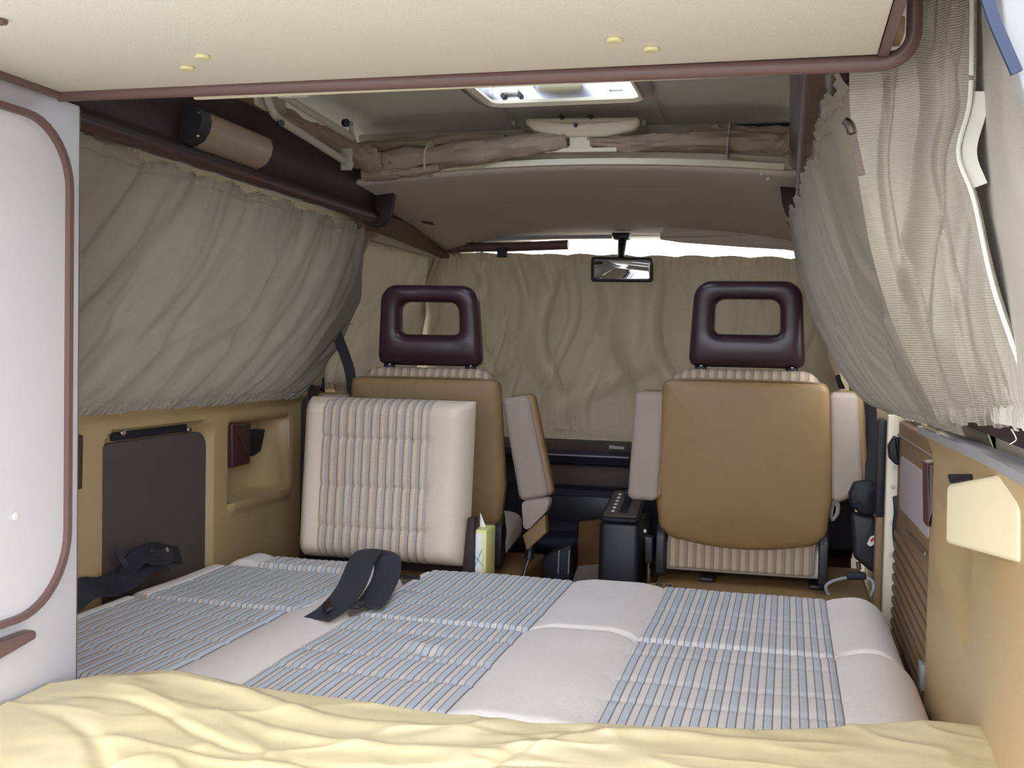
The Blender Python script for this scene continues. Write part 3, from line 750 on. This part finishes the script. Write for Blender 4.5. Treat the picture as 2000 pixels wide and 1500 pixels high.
# right: far curtain, drawn bundled; its front edge swings back to the sill
tag(curtain('curtain', [at(1543, 432, Y=3.10), at(1590, 590, Y=3.0), at(1640, 705, Y=2.86), at(1690, 780, Y=2.76), at(1740, 808, Y=2.70)],
            [V((.055, 1.46, 1.40)), V((.13, 1.50, 1.22)), V((.19, 1.56, 1.06)), V((.252, 1.64, .915))],
            (-1, 0, .3), 'curtain', [(6, .030), (13, .020), (26, .008)], .015, 200, 80, 5, hem=(.02, .004), lean=-.1),
    'taupe gathered curtain by the right door pillar, ending beside the right seat', 'curtain', 'window curtains')
# right: near curtain in the daylight, piped free edge
nearA = [at(1735, -130, Y=1.41), at(1690, 40, Y=1.41), at(1668, 150, Y=1.41), at(1690, 380, Y=1.44), at(1738, 590, Y=1.50), at(1790, 720, Y=1.58), at(1840, 826, Y=1.68)]
nearB = [at(1908, -60, Y=1.33), at(1908, 60, Y=1.33), at(1904, 200, Y=1.33), at(1882, 300, Y=1.32), at(1912, 390, Y=1.31), at(1950, 560, Y=1.30), at(2012, 745, Y=1.30), at(2030, 838, Y=1.32)]
mat('curtain_cord', (170, 162, 148), .95, .05, 160, .4, 500, trans=.03, trans_rgb=(205, 192, 175), weave=100)
cn = curtain('curtain', nearA, nearB, (-.45, -1, .05), 'curtain_cord', [(7, .018), (15, .026), (30, .012)], .0, 240, 90, 6, gather=(.004, .012), hem=(.01, .006), lean=.05, pin=.16)
tag(cn, 'pale beige corded curtain hanging in the daylight at the right, its free edge piped white', 'curtain', 'window curtains')
ed = edge(nearB, 90)
pe = sweep('piping', [p + V((-.006, -.004, 0)) for p in ed], circ(.0028, 8), 'piping'); own(cn, pe)
pt = sweep('hem_tape', [p + V((.006, .0, 0)) for p in ed if 175 < pix_y(p) < 370], [(-.008, -.0012), (.008, -.0012), (.008, .0012), (-.008, .0012)], 'piping', up=(0, 1, 0)); own(cn, pt)
th = tube('loose_thread', [at(1975, 838, Y=1.32), at(1983, 852, Y=1.32), at(1984, 860, Y=1.32), at(1972, 868, Y=1.32)], .0007, 'piping', None, 6); own(cn, th)
tag(curtain('curtain', [(.205, 1.60, 1.46), (.225, 1.60, 1.2), (.25, 1.58, .95)], [(.205, .95, 1.46), (.225, .95, 1.2), (.255, .95, .95)], (-1, 0, .3), 'curtain_lining', [(4, .014), (9, .008)], 0, 120, 60, 8),
    'shaded grey curtain cloth behind the white piped edge at the far right', 'curtain', 'window curtains')
# quarter trim and blue strip at the upper right
qt = thing('quarter_trim', (.13, 1.2, 1.3), 'pale grey quarter trim with a blue edge strip in the top right corner', 'trim')
ql = [at(a_, b_, Y=.96) for a_, b_ in ((1950, -60), (1962, 60), (1988, 140), (2005, 195), (2080, 330))]
own(qt, slab('panel', [(.285, .99)] + [(.285, 1.50), (ql[0].x, 1.50)] + [(p.x, p.z) for p in ql] + [(.27, 1.0)], .96, .985, .003, 'pillar_grey'),
    ribbon('edge_strip', [at(1916, -40, Y=.95), at(1940, 35, Y=.95), at(1962, 88, Y=.95), at(1986, 142, Y=.95)], .009, .005, 'blue_strip', up=(0, 1, 0)))

# curtain tensioner hanging from the right valance
hk = thing('curtain_hook', (.07, 1.6, 1.35), 'small steel hook with a taupe strap hanging beside the right curtain', 'hook')
own(hk, tube('hook', [at(1653, 238, Y=1.345), at(1660, 245, Y=1.34), at(1666, 262, Y=1.335)], .006, 'steel'),
    ribbon('strap', [at(1666, 264, Y=1.335), at(1674, 300, Y=1.33), at(1683, 342, Y=1.325)], .008, .003, 'mat_grey', up=(0, 1, 0)))
# little curtain fittings on the sills
hk2 = thing('curtain_fitting', at(1835, 832, X=.235), 'small white curtain fitting on the right sill rail', 'fitting')
own(hk2, slab('clip', rpoly(PO([(1832, 812), (1842, 815), (1842, 832), (1830, 832)], Y=1.97), .003, 2), 1.95, 1.96, .002, 'white_matt'), tube('ring', [at(1828, 836, Y=1.95), at(1840, 838, Y=1.94), at(1852, 834, Y=1.945)], .002, 'steel'))
hk3 = tag(tube('curtain_wire', [at(668, 630, Y=3.3), at(678, 633, Y=3.3), at(690, 633, Y=3.3)], .0025, 'steel'), 'tiny bright curtain wire end beside the left headrest', 'wire')

# ---------------------------------------------------------------- left wall fittings
bd = thing('charcoal_board', (XL - .03, 2.315, .47), 'charcoal board set in the gold left wall panel above the bed', 'board')
ol = rpoly([(2.085, .40), (2.545, .40), (2.545, .795), (2.085, .795)], [.004, .004, .045, .045], 8)
own(bd, slab('panel', ol, XL - .030, XL - .012, .004, 'charcoal_board', M=YZ),
    box('latch_slot', (XL - .031, 2.15, .798), (XL - .018, 2.46, .818), 'black_soft', r=.003))
for py, pz in ((240, 845), (369, 839)):
    p = at(py, pz, X=XL - .012); own(bd, slab('latch_pin', circ(.008, 14, 1.3, 1), XL - .018, XL - .008, .004, 'steel', M=YZ @ Matrix.Translation((p.y, p.z, 0))))
br = thing('wall_bracket', (XL, 2.72, .7), 'dark brown plastic bracket in the niche of the left wall', 'bracket', 0, 'brown wall brackets')
own(br, slab('plate', rpoly(PO([(450, 828), (487, 826), (485, 905), (451, 914)], X=XL + .004), .004, 3), XL - .05, XL + .010, .005, 'valance', M=YZ),
    slab('catch', rpoly(PO([(482, 842), (514, 838), (506, 880), (494, 890), (480, 892)], X=XL - .02), .003, 2), XL - .045, XL - .012, .004, 'black_plastic', M=YZ))
br2 = thing('wall_bracket', (XL, 1.97, .7), 'dark brown plastic bracket partly hidden behind the closet edge', 'bracket', 0, 'brown wall brackets')
own(br2, slab('plate', rpoly(PO([(120, 852), (157, 848), (155, 955), (120, 960)], X=XL + .012), .006, 3), XL - .002, XL + .022, .006, 'valance', M=YZ),
    box('stay', (XL + .001, 1.975, .62), (XL + .008, 1.985, .70), 'cream_edge', r=.002))

# ---------------------------------------------------------------- right wall fittings
wp = thing('wall_pocket', (XR, 1.45, .75), 'cream moulded grab pocket standing out from the right wall panel', 'pocket')
def wedge(u, v):
    # tapering block: flush with the wall near the camera, standing proud at its far end
    q = V(); return q
n0, n1_ = at(1990, 916, X=.262), at(1990, 1102, X=.262)
f0, f1 = at(1846, 946, X=.205), at(1844, 1062, X=.205)
bw = bmesh.new()
pts = [n0, n1_, f1, f0, f0 + V((.065, .04, .0)), f1 + V((.065, .04, 0)), V((.275, n1_.y, n1_.z)), V((.275, n0.y, n0.z))]
vv = [bw.verts.new(p) for p in pts]
for q in ((0, 1, 2, 3), (3, 2, 5, 4), (4, 5, 6, 7), (7, 6, 1, 0), (0, 3, 4, 7), (1, 6, 5, 2)): bw.faces.new([vv[i] for i in q])
bmesh.ops.recalc_face_normals(bw, faces=bw.faces[:]); bmesh.ops.bevel(bw, geom=bw.edges[:], offset=.008, segments=4, affect='EDGES', profile=.5)
bw.verts.index_update(); own(wp, obj('block', [v.co.copy() for v in bw.verts], [[v.index for v in f.verts] for f in bw.faces], 'cream_box')); bw.free()
own(wp, slab('thumb_slot', rpoly(PO([(1856, 926), (1905, 926), (1900, 938), (1862, 944)], X=.264), .004, 2), .258, .270, .002, 'black_soft', M=YZ))
br3 = thing('wall_bracket', (XR, 2.1, .7), 'brown plastic bracket with a lilac grey face on the right wall before the cream pocket', 'bracket', 0, 'brown wall brackets')
own(br3, slab('plate', rpoly(PO([(1808, 905), (1850, 900), (1848, 1030), (1810, 1030)], Y=2.10), .004, 3), 2.10, 2.16, .006, 'valance'),
    slab('face', rpoly(PO([(1824, 912), (1846, 914), (1838, 1031), (1824, 1031)], Y=2.096), .003, 2), 2.088, 2.102, .003, 'lilac'))
# sliding door lining: ribbed brown panel with lilac inset
sd = thing('door_3', (.285, 2.48, .4), None, None); struct(sd)
own(sd, box('lining', (.272, 2.10, 0), (.298, 2.835, .868), 'brown_panel', r=.006),
    slab('inset', rpoly([(2.18, .68), (2.72, .665), (2.72, .79), (2.18, .80)], .012, 4), .267, .275, .003, 'lilac', M=YZ),
    sweep('seam', [V((.271, 2.13, .838)), V((.271, 2.83, .832))], circ(.003, 8), 'brown_trim'))
for k in range(11): own(sd, box('rib', (.266, 2.14, .30 + k * .028), (.274, 2.83, .318 + k * .028), 'brown_panel', r=.004))
own(sd, ribbon('cable', [at(1764, 1035, X=.264), at(1775, 1047, X=.264), at(1790, 1062, X=.264), at(1806, 1082, X=.264)], .006, .003, 'steel', up=(1, 0, 0)))

# ---------------------------------------------------------------- pillar fittings and belt at the right
dlc = thing('door_latch', (.27, 2.83, .78), 'black door latch on the cream pillar under the right curtain', 'latch')
own(dlc, slab('body', rpoly(PO([(1733, 870), (1745, 850), (1757, 856), (1757, 908), (1746, 905), (1735, 893)], Y=2.83), .004, 3), 2.805, 2.838, .006, 'black_soft'), rod('pin', (.262, 2.802, .752), (.262, 2.81, .752), .004, 'steel'))
bs = thing('door_strap', (.27, 2.82, .6), 'black door check strap hanging on the cream pillar', 'strap')
own(bs, ribbon('band', [at(1748, 972, Y=2.82), at(1750, 1000, Y=2.82), at(1747, 1030, Y=2.82), at(1749, 1060, Y=2.82), at(1758, 1100, Y=2.82)], .011, .004, 'black_soft', up=(0, 1, 0)),
    slab('clip', rpoly(PO([(1743, 970), (1760, 966), (1758, 1005), (1747, 1005)], Y=2.815), .003, 2), 2.805, 2.82, .003, 'black_plastic'))
rb = thing('belt_reel', (.20, 2.95, .45), 'black seat belt reel with belt and fittings between the right seat and pillar', 'belt reel')
own(rb, slab('housing', rpoly(PO([(1658, 965), (1668, 943), (1700, 940), (1716, 950), (1716, 990), (1705, 1010), (1680, 1005), (1660, 985)], Y=2.93), .012, 4), 2.93, 2.98, .012, 'black_soft', bulge0=.006),
    slab('cover', rpoly(PO([(1662, 1000), (1712, 1010), (1716, 1070), (1714, 1128), (1668, 1090)], Y=2.95), .012, 4), 2.95, 2.99, .012, 'black_plastic'),
    ribbon('belt', [at(1700, 760, Y=3.02), at(1702, 860, Y=3.0), at(1700, 945, Y=2.96)], .03, .003, 'black_soft', up=(.5, 1, 0)),
    slab('tongue', rpoly(PO([(1693, 1062), (1700, 1048), (1714, 1044), (1713, 1058), (1700, 1068)], Y=2.935), .003, 2), 2.93, 2.94, .002, 'white_matt'),
    slab('release_button', rpoly(PO([(1699, 1055), (1706, 1049), (1707, 1055), (1701, 1059)], Y=2.927), .001, 2), 2.925, 2.93, .001, 'red_plastic'),
    rod('stud', at(1713, 1036, Y=2.93), at(1717, 1026, Y=2.93), .006, 'steel'),
    rod('anchor_bolt', at(1676, 1098, Y=2.93), at(1678, 1112, Y=2.93), .006, 'steel'))
lp = thing('cord_loop', (.17, 2.80, .38), 'grey cord loop tied on the floor edge behind the right seat', 'cord')
own(lp, tube('cord', [at(1618, 1162, Y=2.78), at(1613, 1145, Y=2.78), at(1630, 1134, Y=2.79), at(1656, 1128, Y=2.80)], .0042, 'sill_grey'),
    tube('cord', [at(1690, 1126, Y=2.80), at(1704, 1136, Y=2.79), at(1706, 1150, Y=2.78), at(1700, 1164, Y=2.78)], .0042, 'sill_grey'),
    slab('knot', rpoly(PO([(1652, 1118), (1692, 1118), (1692, 1132), (1654, 1132)], Y=2.80), .006, 3), 2.79, 2.815, .006, 'black_soft'))
bag = tag(slab('white_bag', rpoly(PO([(1622, 975), (1642, 985), (1640, 1005), (1622, 1030)], Y=3.10), .01, 4), 3.10, 3.30, .012, 'white_matt'), 'white plastic container just showing beside the right seat backrest', 'container')
jam = struct(slab('trim_20', PO([(1684, 900), (1708, 900), (1708, 950), (1684, 950)], Y=3.14), 3.14, 3.16, .002, 'cream_paint'))
kn = tag(slab('door_lock_knob', rpoly(PO([(1632, 737), (1636, 732), (1641, 732), (1643, 742), (1652, 760), (1640, 760)], Y=3.3), .003, 2), 3.3, 3.33, .004, 'black_soft'), 'small black knob on the door sill beyond the right seat', 'knob')
ls = thing('seat_belt', (-1.28, 3.15, .85), 'black shoulder belt crossing between left curtain and left headrest', 'seat belt')
own(ls, ribbon('strap', [at(655, 645, Y=3.14), at(672, 690, Y=3.13), at(684, 730, Y=3.12), at(690, 790, Y=3.11)], .032, .003, 'black_soft', up=(-.55, 1, 0)))
pl2 = struct(slab('trim_21', PO([(615, 735), (628, 725), (632, 790), (615, 800)], Y=3.2), 3.2, 3.22, .002, 'black_soft'))

# ---------------------------------------------------------------- roof: skylight, latch plate, canvas, lift bars
sk = thing('skylight', (-.57, 2.57, 1.69), 'bright rectangular skylight hatch with white blind slats in the roof', 'skylight')
fr = rpoly([(SX0, SY0), (SX1, SY0), (SX1, SY1), (SX0, SY1)], .05, 8)
pf = [V((x, y, 1.672)) for x, y in fr]; pf.append(pf[0].copy())
own(sk, sweep('frame', pf, [(-.012, -.012), (-.004, -.018), (.012, -.012), (.016, .02), (-.012, .05)], 'steel'),
    sweep('rim', [p + V((0, 0, -.006)) for p in pf], [(-.024, -.004), (-.012, -.012), (-.010, .0), (-.024, .004)], 'cream_edge'),
    slab('dome', rpoly([(SX0 + .01, SY0 + .01), (SX1 - .01, SY0 + .01), (SX1 - .01, SY1 - .01), (SX0 + .01, SY1 - .01)], .05), 1.735, 1.742, .003, 'skylight_glass', M=XY))
for x0, x1 in ((SX0 + .02, -.655), (-.535, SX1 - .02)):
    for k in range(3): own(sk, box('slat', (x0, SY1 - .05 - k * .085, 1.716), (x1, SY1 - .03 - k * .085, 1.722), 'white_plastic', r=.002))
own(sk, box('blind_box', (-.652, SY1 - .22, 1.70), (-.538, SY1 - .05, 1.726), 'olive', r=.004), box('mullion', (-.660, SY0 + .02, 1.705), (-.653, SY1 - .02, 1.724), 'white_matt', r=.002), box('mullion', (-.537, SY0 + .02, 1.705), (-.530, SY1 - .02, 1.724), 'white_matt', r=.002))
for px, py in ((1000, 181), (1205, 176)):
    p = at(px, py, Z=1.69)
    own(sk, box('latch', (p.x - .02, p.y - .012, 1.682), (p.x + .02, p.y + .02, 1.70), 'steel', r=.004), rod('latch_knob', (p.x - .022, p.y - .01, 1.682), (p.x - .022, p.y + .01, 1.682), .007, 'black_plastic'), rod('latch_knob', (p.x + .022, p.y - .01, 1.682), (p.x + .022, p.y + .01, 1.682), .007, 'black_plastic'))

rp = thing('roof_latch_plate', (-.57, 2.88, 1.6), 'cream roof latch plate with screws and stem above the cab edge', 'latch plate')
own(rp, slab('plate', rpoly(PO([(1014, 230), (1255, 227), (1240, 252), (1180, 266), (1085, 268), (1040, 255)], Y=2.86), .02, 5), 2.86, 2.90, .012, 'cream_edge', bulge0=.008),
    slab('stem', PO([(1113, 262), (1153, 262), (1153, 285), (1165, 295), (1100, 295), (1113, 285)], Y=2.875), 2.87, 2.885, .002, 'cream_edge'),
    slab('foot', PO([(1065, 291), (1205, 289), (1205, 297), (1065, 299)], Y=2.875), 2.865, 2.905, .001, 'cream_edge'))
for px, py in ((1097, 229), (1154, 228), (1125, 245)):
    p = at(px, py, Y=2.855); own(rp, slab('screw', circ(.006, 12), 2.846, 2.862, .002, 'black_plastic', M=XZ @ Matrix.Translation((p.x, p.z, 0))))
for px in (1004, 1258): own(rp, rod('side_bolt', at(px - 4, 240, Y=2.90), at(px + 4, 240, Y=2.90), .008, 'sill_grey'))
for i, (px, py) in enumerate(((1130, 322), (1270, 323), (1410, 327), (1487, 338), (1500, 348))):
    p = at(px, py + 2, Y=2.91); own(ceiling, slab('screw', circ(.004, 10), 2.905, 2.915, .001, 'cream_edge', M=XZ @ Matrix.Translation((p.x, p.z, 0))))

# folded canvas of the lifting roof
def canvas_roll(name, pts, r0, m='canvas', seed=0, flat=.75, n=20, tw=3.0):
    path = smooth_path(pts, 12); vs = []; fs = []; N = len(path)
    for i, p in enumerate(path):
        t = (path[min(i + 1, N - 1)] - path[max(i - 1, 0)]).normalized(); s = t.cross(V((0, 0, 1))).normalized(); u = s.cross(t)
        f = i / (N - 1); rad = r0(f)
        for k in range(n):
            q = 2 * math.pi * k / n
            rr = rad * (1 + .42 * n1(math.cos(q + f * tw) * 1.6 + seed, math.sin(q + f * tw) * 1.6, f * 5) + .26 * n1(math.cos(q) * 3, math.sin(q) * 3 + seed, f * 9))
            vs.append(p + s * rr * math.cos(q) + u * rr * flat * math.sin(q))
    for i in range(N - 1):
        for k in range(n): fs.append((i * n + k, i * n + (k + 1) % n, (i + 1) * n + (k + 1) % n, (i + 1) * n + k))
    fs += [tuple(range(n)), tuple((N - 1) * n + k for k in range(n))]
    return obj(name, vs, fs, m)
cv = thing('roof_canvas', (C, 2.95, 1.55), 'folded tan roof canvas bundled along the arched cab edge', 'canvas')
own(cv, canvas_roll('left_roll', [(-1.13, 2.86, 1.532), (-1.02, 2.865, 1.548), (-.85, 2.865, 1.567), (-.70, 2.865, 1.582), (-.60, 2.88, 1.595)], lambda f: .040 - .026 * max(0, f - .45), seed=1, flat=.85),
    canvas_roll('right_roll', [(-.54, 2.89, 1.592), (-.42, 2.885, 1.582), (-.28, 2.88, 1.585), (-.12, 2.88, 1.582), (-.02, 2.88, 1.575)], lambda f: .020 + .016 * min(1, f * 2), seed=5),
    canvas_roll('upper_fold', [(-1.20, 2.88, 1.585), (-1.08, 2.90, 1.598), (-.95, 2.90, 1.605), (-.78, 2.91, 1.612)], lambda f: .026 - .010 * f, seed=8),
    canvas_roll('corner_bunch', [(-1.20, 2.55, 1.575), (-1.185, 2.68, 1.565), (-1.16, 2.80, 1.548), (-1.12, 2.86, 1.530)], lambda f: .032 + .012 * f, seed=11, tw=6),
    canvas_roll('side_roll', [(-1.24, 1.7, 1.60), (-1.235, 2.1, 1.595), (-1.22, 2.45, 1.585), (-1.20, 2.60, 1.57)], lambda f: .028, seed=13, tw=5),
    canvas_roll('lower_fold', [(-1.17, 2.83, 1.505), (-1.09, 2.84, 1.508), (-1.02, 2.845, 1.514), (-.95, 2.85, 1.525)], lambda f: .022 - .008 * f, seed=17),
    canvas_roll('upper_fold', [(-.22, 2.90, 1.612), (-.12, 2.90, 1.606), (.0, 2.89, 1.60)], lambda f: .022, seed=23),
    canvas_roll('corner_bunch', [(-.03, 2.87, 1.56), (.01, 2.80, 1.575), (.02, 2.7, 1.59), (.025, 2.5, 1.60)], lambda f: .028, seed=19, tw=6))
for x, z in ((-.985, 1.552), (-.165, 1.584)):
    pa = [V((x + .004 * math.sin(q), 2.872 - .044 * math.cos(q), z + .040 * math.sin(q))) for q in [2 * math.pi * k / 20 for k in range(21)]]
    own(cv, sweep('tie_strap', pa, [(-.010, -.0015), (.010, -.0015), (.010, .0015), (-.010, .0015)], 'cream_edge' if x < -.5 else 'lilac', up=(1, 0, 0)))

lbar = thing('roof_lift_bars', (-1.12, 2.35, 1.52), 'pair of pale grey roof lift bars with brackets above the left valance', 'lift bars')
own(lbar, tube('bar', [at(518, 178, X=-1.14), at(530, 210, X=-1.14), at(545, 232, X=-1.14), at(600, 268, X=-1.14), at(685, 322, X=-1.14)], .010, 'grey_metal'),
    tube('bar', [at(560, 190, X=-1.10), at(610, 222, X=-1.10), at(688, 268, X=-1.10)], .009, 'grey_metal'),
    slab('bracket', rpoly(PO([(500, 178), (556, 180), (560, 222), (548, 226), (520, 215), (503, 205)], X=-1.15), .004, 2), -1.158, -1.15, .002, 'grey_metal', M=YZ),
    box('foot_bracket', at(670, 292, X=-1.15), at(684, 330, X=-1.125), 'grey_metal', r=.002), tube('hinge', [at(686, 238, X=-1.105), at(686, 255, X=-1.105), at(688, 272, X=-1.105)], .006, 'grey_metal'),
    rod('pivot_bolt', at(545, 243, X=-1.13), at(550, 240, X=-1.12), .008, 'black_plastic'), rod('pivot_bolt', at(672, 240, X=-1.10), at(678, 240, X=-1.09), .01, 'black_plastic'),
    slab('shoe', rpoly(PO([(545, 180), (600, 182), (588, 192), (550, 192)], X=-1.10), .004, 3), -1.11, -1.08, .004, 'white_matt', M=YZ))

# reading lamp on the left valance
lm = thing('reading_lamp', (-1.21, 2.15, 1.46), 'curved reading lamp with a brownish lens on the left valance', 'lamp')
def lens(y0, y1, off, m, nm):
    pr = [(.632, 1.432), (.612, 1.436), (.592, 1.446), (.580, 1.464), (.575, 1.485), (.580, 1.502), (.595, 1.512), (.632, 1.512)]
    vs = [V((C - a + off, y, z)) for y in (y0, y1) for a, z in pr]; k = len(pr)
    return obj(nm, vs, [(j, (j + 1) % k, k + (j + 1) % k, k + j) for j in range(k)] + [tuple(range(k)), tuple(range(k, 2 * k))], m)
own(lm, lens(2.02, 2.30, 0, 'lamp_lens', 'lens'), lens(1.98, 2.02, .004, 'black_plastic', 'end_cap'))
for z in (1.45, 1.496): own(lm, rod('end_pin', (-1.178 - (.004 if z < 1.47 else 0), 1.977, z), (-1.178, 1.981, z), .003, 'steel'))
# grips in the right valance
for i, (Y, lab) in enumerate(((2.28, 'dark oval grip in the right valance, the one nearer the overhead cabinet'), (2.80, 'dark oval grip in the right valance, the one nearer the right seat'))):
    g = thing('valance_grip', (.0, Y, 1.50), lab, 'grip', 0, 'grips in the right valance')
    ov = [(Y + .045 * math.cos(q), 1.492 + .026 * math.sin(q)) for q in [2 * math.pi * k / 24 for k in range(24)]]
    own(g, slab('recess', ov, .012, .024, .003, 'black_soft', M=YZ), sweep('rim', [V((.011, a, b)) for a, b in ov + ov[:1]], circ(.004, 8), 'brown_trim', up=(1, 0, 0)), rod('pin', (.010, Y - .01, 1.507), (.013, Y - .01, 1.507), .004, 'steel'))

# ---------------------------------------------------------------- cab: mirror, visors, dash, console, lever
mr = thing('rear_view_mirror', (-.59, 3.85, 1.3), 'rear view mirror with thin black rim hanging before the windscreen curtain', 'mirror')
mo = rpoly(PO([(1154, 501), (1275, 503), (1275, 551), (1154, 550)], Y=3.85), .012, 5)
own(mr, slab('housing', mo, 3.848, 3.872, .006, 'black_plastic'))
mi = rpoly(PO([(1160, 506), (1270, 508), (1269, 545), (1160, 545)], Y=3.846), .008, 5)
own(mr, slab('glass', mi, 3.8445, 3.849, .001, 'mirror'), tube('stem', [at(1213, 502, Y=3.86), at(1214, 488, Y=3.90), at(1216, 466, Y=3.94)], .012, 'black_plastic', scale=lambda t: 1 + .4 * t),
    slab('mount', rpoly(PO([(1195, 455), (1232, 455), (1228, 468), (1200, 468)], Y=3.92), .004, 3), 3.90, 3.96, .006, 'black_plastic'))
vs_ = thing('sun_visor', (-.2, 3.85, 1.44), 'padded brown sun visor folded up at the right of the mirror', 'visor')
own(vs_, slab('pad', rpoly(PO([(1290, 458), (1300, 444), (1380, 442), (1480, 448), (1600, 456), (1600, 492), (1440, 482), (1330, 474), (1290, 468)], Y=3.88), .006, 4), 3.86, 3.89, .008, 'headliner'))
vl = thing('sun_visor_rail', (-1.0, 3.9, 1.43), 'dark brown visor rail with a clip and a pale strip of painted windscreen light left of the mirror', 'visor rail')
own(vl, tube('rail', [at(845, 490, Y=3.92), at(900, 484, Y=3.92), at(1000, 482, Y=3.92), at(1110, 478, Y=3.92)], .018, 'brown_trim'),
    ribbon('strip', [at(925, 468, Y=3.90), at(1000, 465, Y=3.90), at(1100, 463, Y=3.90), at(1195, 462, Y=3.90)], .014, .006, 'pillar_grey', up=(0, 1, 0)),  # pale grey strip stands in for daylight along the windscreen top
    box('grip', at(884, 476, Y=3.88), at(926, 464, Y=3.90), 'charcoal_board', r=.003), tube('arm', [at(855, 482, Y=3.89), at(870, 474, Y=3.89), at(884, 470, Y=3.89)], .008, 'grey_metal'),
    box('clip', at(972, 484, Y=3.885), at(990, 502, Y=3.90), 'black_plastic', r=.002))
struct(slab('trim_22', rpoly(PO([(820, 430), (845, 434), (848, 440), (825, 436)], Y=3.35), .002, 2), 3.35, 3.36, .001, 'valance'))

da = thing('dashboard', (C, 3.9, .4), 'dark plum dashboard between the two front seats below the windscreen curtain', 'dashboard')
dp = [(3.70, .36), (3.62, .40), (3.60, .55), (3.635, .56), (3.635, .63), (3.60, .64), (3.585, .665), (3.60, .685), (3.70, .70), (3.98, .69), (3.98, .36)]
own(da, slab('body', dp, -1.42, .22, .006, 'dash', M=YZ @ Matrix.Identity(4)),
    box('shelf_panel', (-.80, 3.625, .565), (-.50, 3.636, .628), 'charcoal_board', r=.003), box('lower_panel', (-.80, 3.592, .44), (-.50, 3.602, .53), 'black_plastic', r=.004),
    box('divider', (-.505, 3.56, .36), (-.485, 3.66, .69), 'black_plastic', r=.004),
    sweep('edge_line', [V((-.80, 3.587, .668)), V((-.5, 3.587, .668))], circ(.003, 8), 'sill_grey'),
    slab('switch', rpoly(PO([(1192, 868), (1222, 872), (1222, 877), (1192, 875)], Y=3.60), .001, 2), 3.57, 3.585, .001, 'sill_grey'),
    slab('knee_roll', circ(.075, 20, 1, .6), -.95, -.42, .02, 'black_soft', M=YZ @ Matrix.Translation((3.64, .36, 0))))
# toe board with brown carpet, mat on it
def toe(u, v): 
    y = 3.30 + .62 * v; return V((-1.40 + 1.62 * u, y, .012 + .40 * sstep(0, 1, v) + .02 * v))
struct(surf('trim_23', toe, 20, 20, 'carpet_brown', thick=.02))
fm_ = tag(slab('floor_mat', rpoly(PO([(1112, 1150), (1128, 1106), (1176, 1102), (1178, 1150)], Y=3.25), .012, 4), 3.25, 3.262, .004, 'mat_grey'), 'grey carpet mat upright between gear console and hand brake', 'mat')
tu = struct(slab('trim_24', PO([(1126, 1160), (1130, 1020), (1180, 1015), (1182, 1160)], Y=3.45), 3.45, 3.48, .004, 'carpet_brown'))

gc = thing('gear_console', (-.46, 3.2, 0), 'tall black gear selector console between the front seats', 'console')
own(gc, slab('body', rpoly([(-.525, 3.10), (-.402, 3.10), (-.402, 3.34), (-.525, 3.34)], .02, 4), 0, .525, .01, 'black_plastic', M=XY))
HS = Matrix.Translation((-.4635, 3.10, .527)) @ Matrix.Rotation(math.radians(14), 4, 'X')
def hp(nm, pts, w0, w1, r, m, rad=.006): 
    o = slab(nm, rpoly(pts, rad, 4), w0, w1, r, m, M=HS); own(gc, o); return o
hp('collar', [(-.058, -.004), (.058, -.004), (.054, .22), (-.054, .22)], 0, .012, .004, 'black_soft', .015)
tp = hp('selector_plate', [(-.050, .01), (.050, .01), (.046, .21), (-.046, .21)], .010, .018, .003, 'charcoal_board', .01)
hp('selector_slot', [(-.006, .03), (.018, .03), (.018, .19), (-.006, .19)], .017, .020, .001, 'black_soft', .004)
hp('selector_lever', [(-.004, .12), (.016, .12), (.016, .145), (-.004, .145)], .018, .05, .004, 'black_plastic', .006)
for k in range(6): hp('selector_mark', [(-.030, .035 + k * .027), (-.020, .035 + k * .027), (-.020, .047 + k * .027), (-.030, .047 + k * .027)], .0175, .019, .0004, 'white_matt', .003)

hb = thing('hand_brake', (-.80, 3.05, 0), 'hand brake lever with black grip and steel rod right of the left seat', 'lever')
own(hb, tube('grip', [at(1033, 1092, Y=3.06), at(1036, 1070, Y=3.07), at(1044, 1052, Y=3.09)], .014, 'black_plastic', None, 14), tube('rod', [at(1020, 1134, Y=3.03), at(1026, 1112, Y=3.045), at(1033, 1092, Y=3.06)], .0045, 'steel'),
    rod('mount', at(1008, 1170, Y=3.01), at(1020, 1134, Y=3.03), .006, 'steel'))
pd = thing('floor_duct', (-.71, 3.25, 0), 'black upright duct with two pale edges behind the hand brake', 'duct')
dx0, dx1 = at(1060, 1100, Y=3.2).x, at(1113, 1100, Y=3.2).x
own(pd, slab('body', PO([(1062, 1160), (1060, 1090), (1085, 1075), (1116, 1066), (1112, 1160)], Y=3.2), 3.2, 3.30, .006, 'black_soft'))
for px in (1092, 1112): own(pd, rod('edge', at(px, 1075, Y=3.197), at(px - 2, 1120, Y=3.197), .0022, 'sill_grey'))
bk = thing('belt_buckle', (-.40, 3.05, .4), 'black belt buckle stalk between gear console and right seat', 'buckle')
own(bk, slab('housing', rpoly(PO([(1258, 1045), (1277, 1048), (1275, 1100), (1260, 1098)], Y=3.03), .005, 3), 3.02, 3.045, .005, 'black_plastic'), rod('stalk', at(1266, 1150, Y=3.035), at(1267, 1098, Y=3.035), .006, 'steel'), rod('tip', at(1260, 1040, Y=3.035), at(1260, 1034, Y=3.035), .004, 'white_matt'))
struct(box('trim_25', (-.745, 2.79, 0), (-.345, 3.0, .012), 'mat_grey', r=.002))
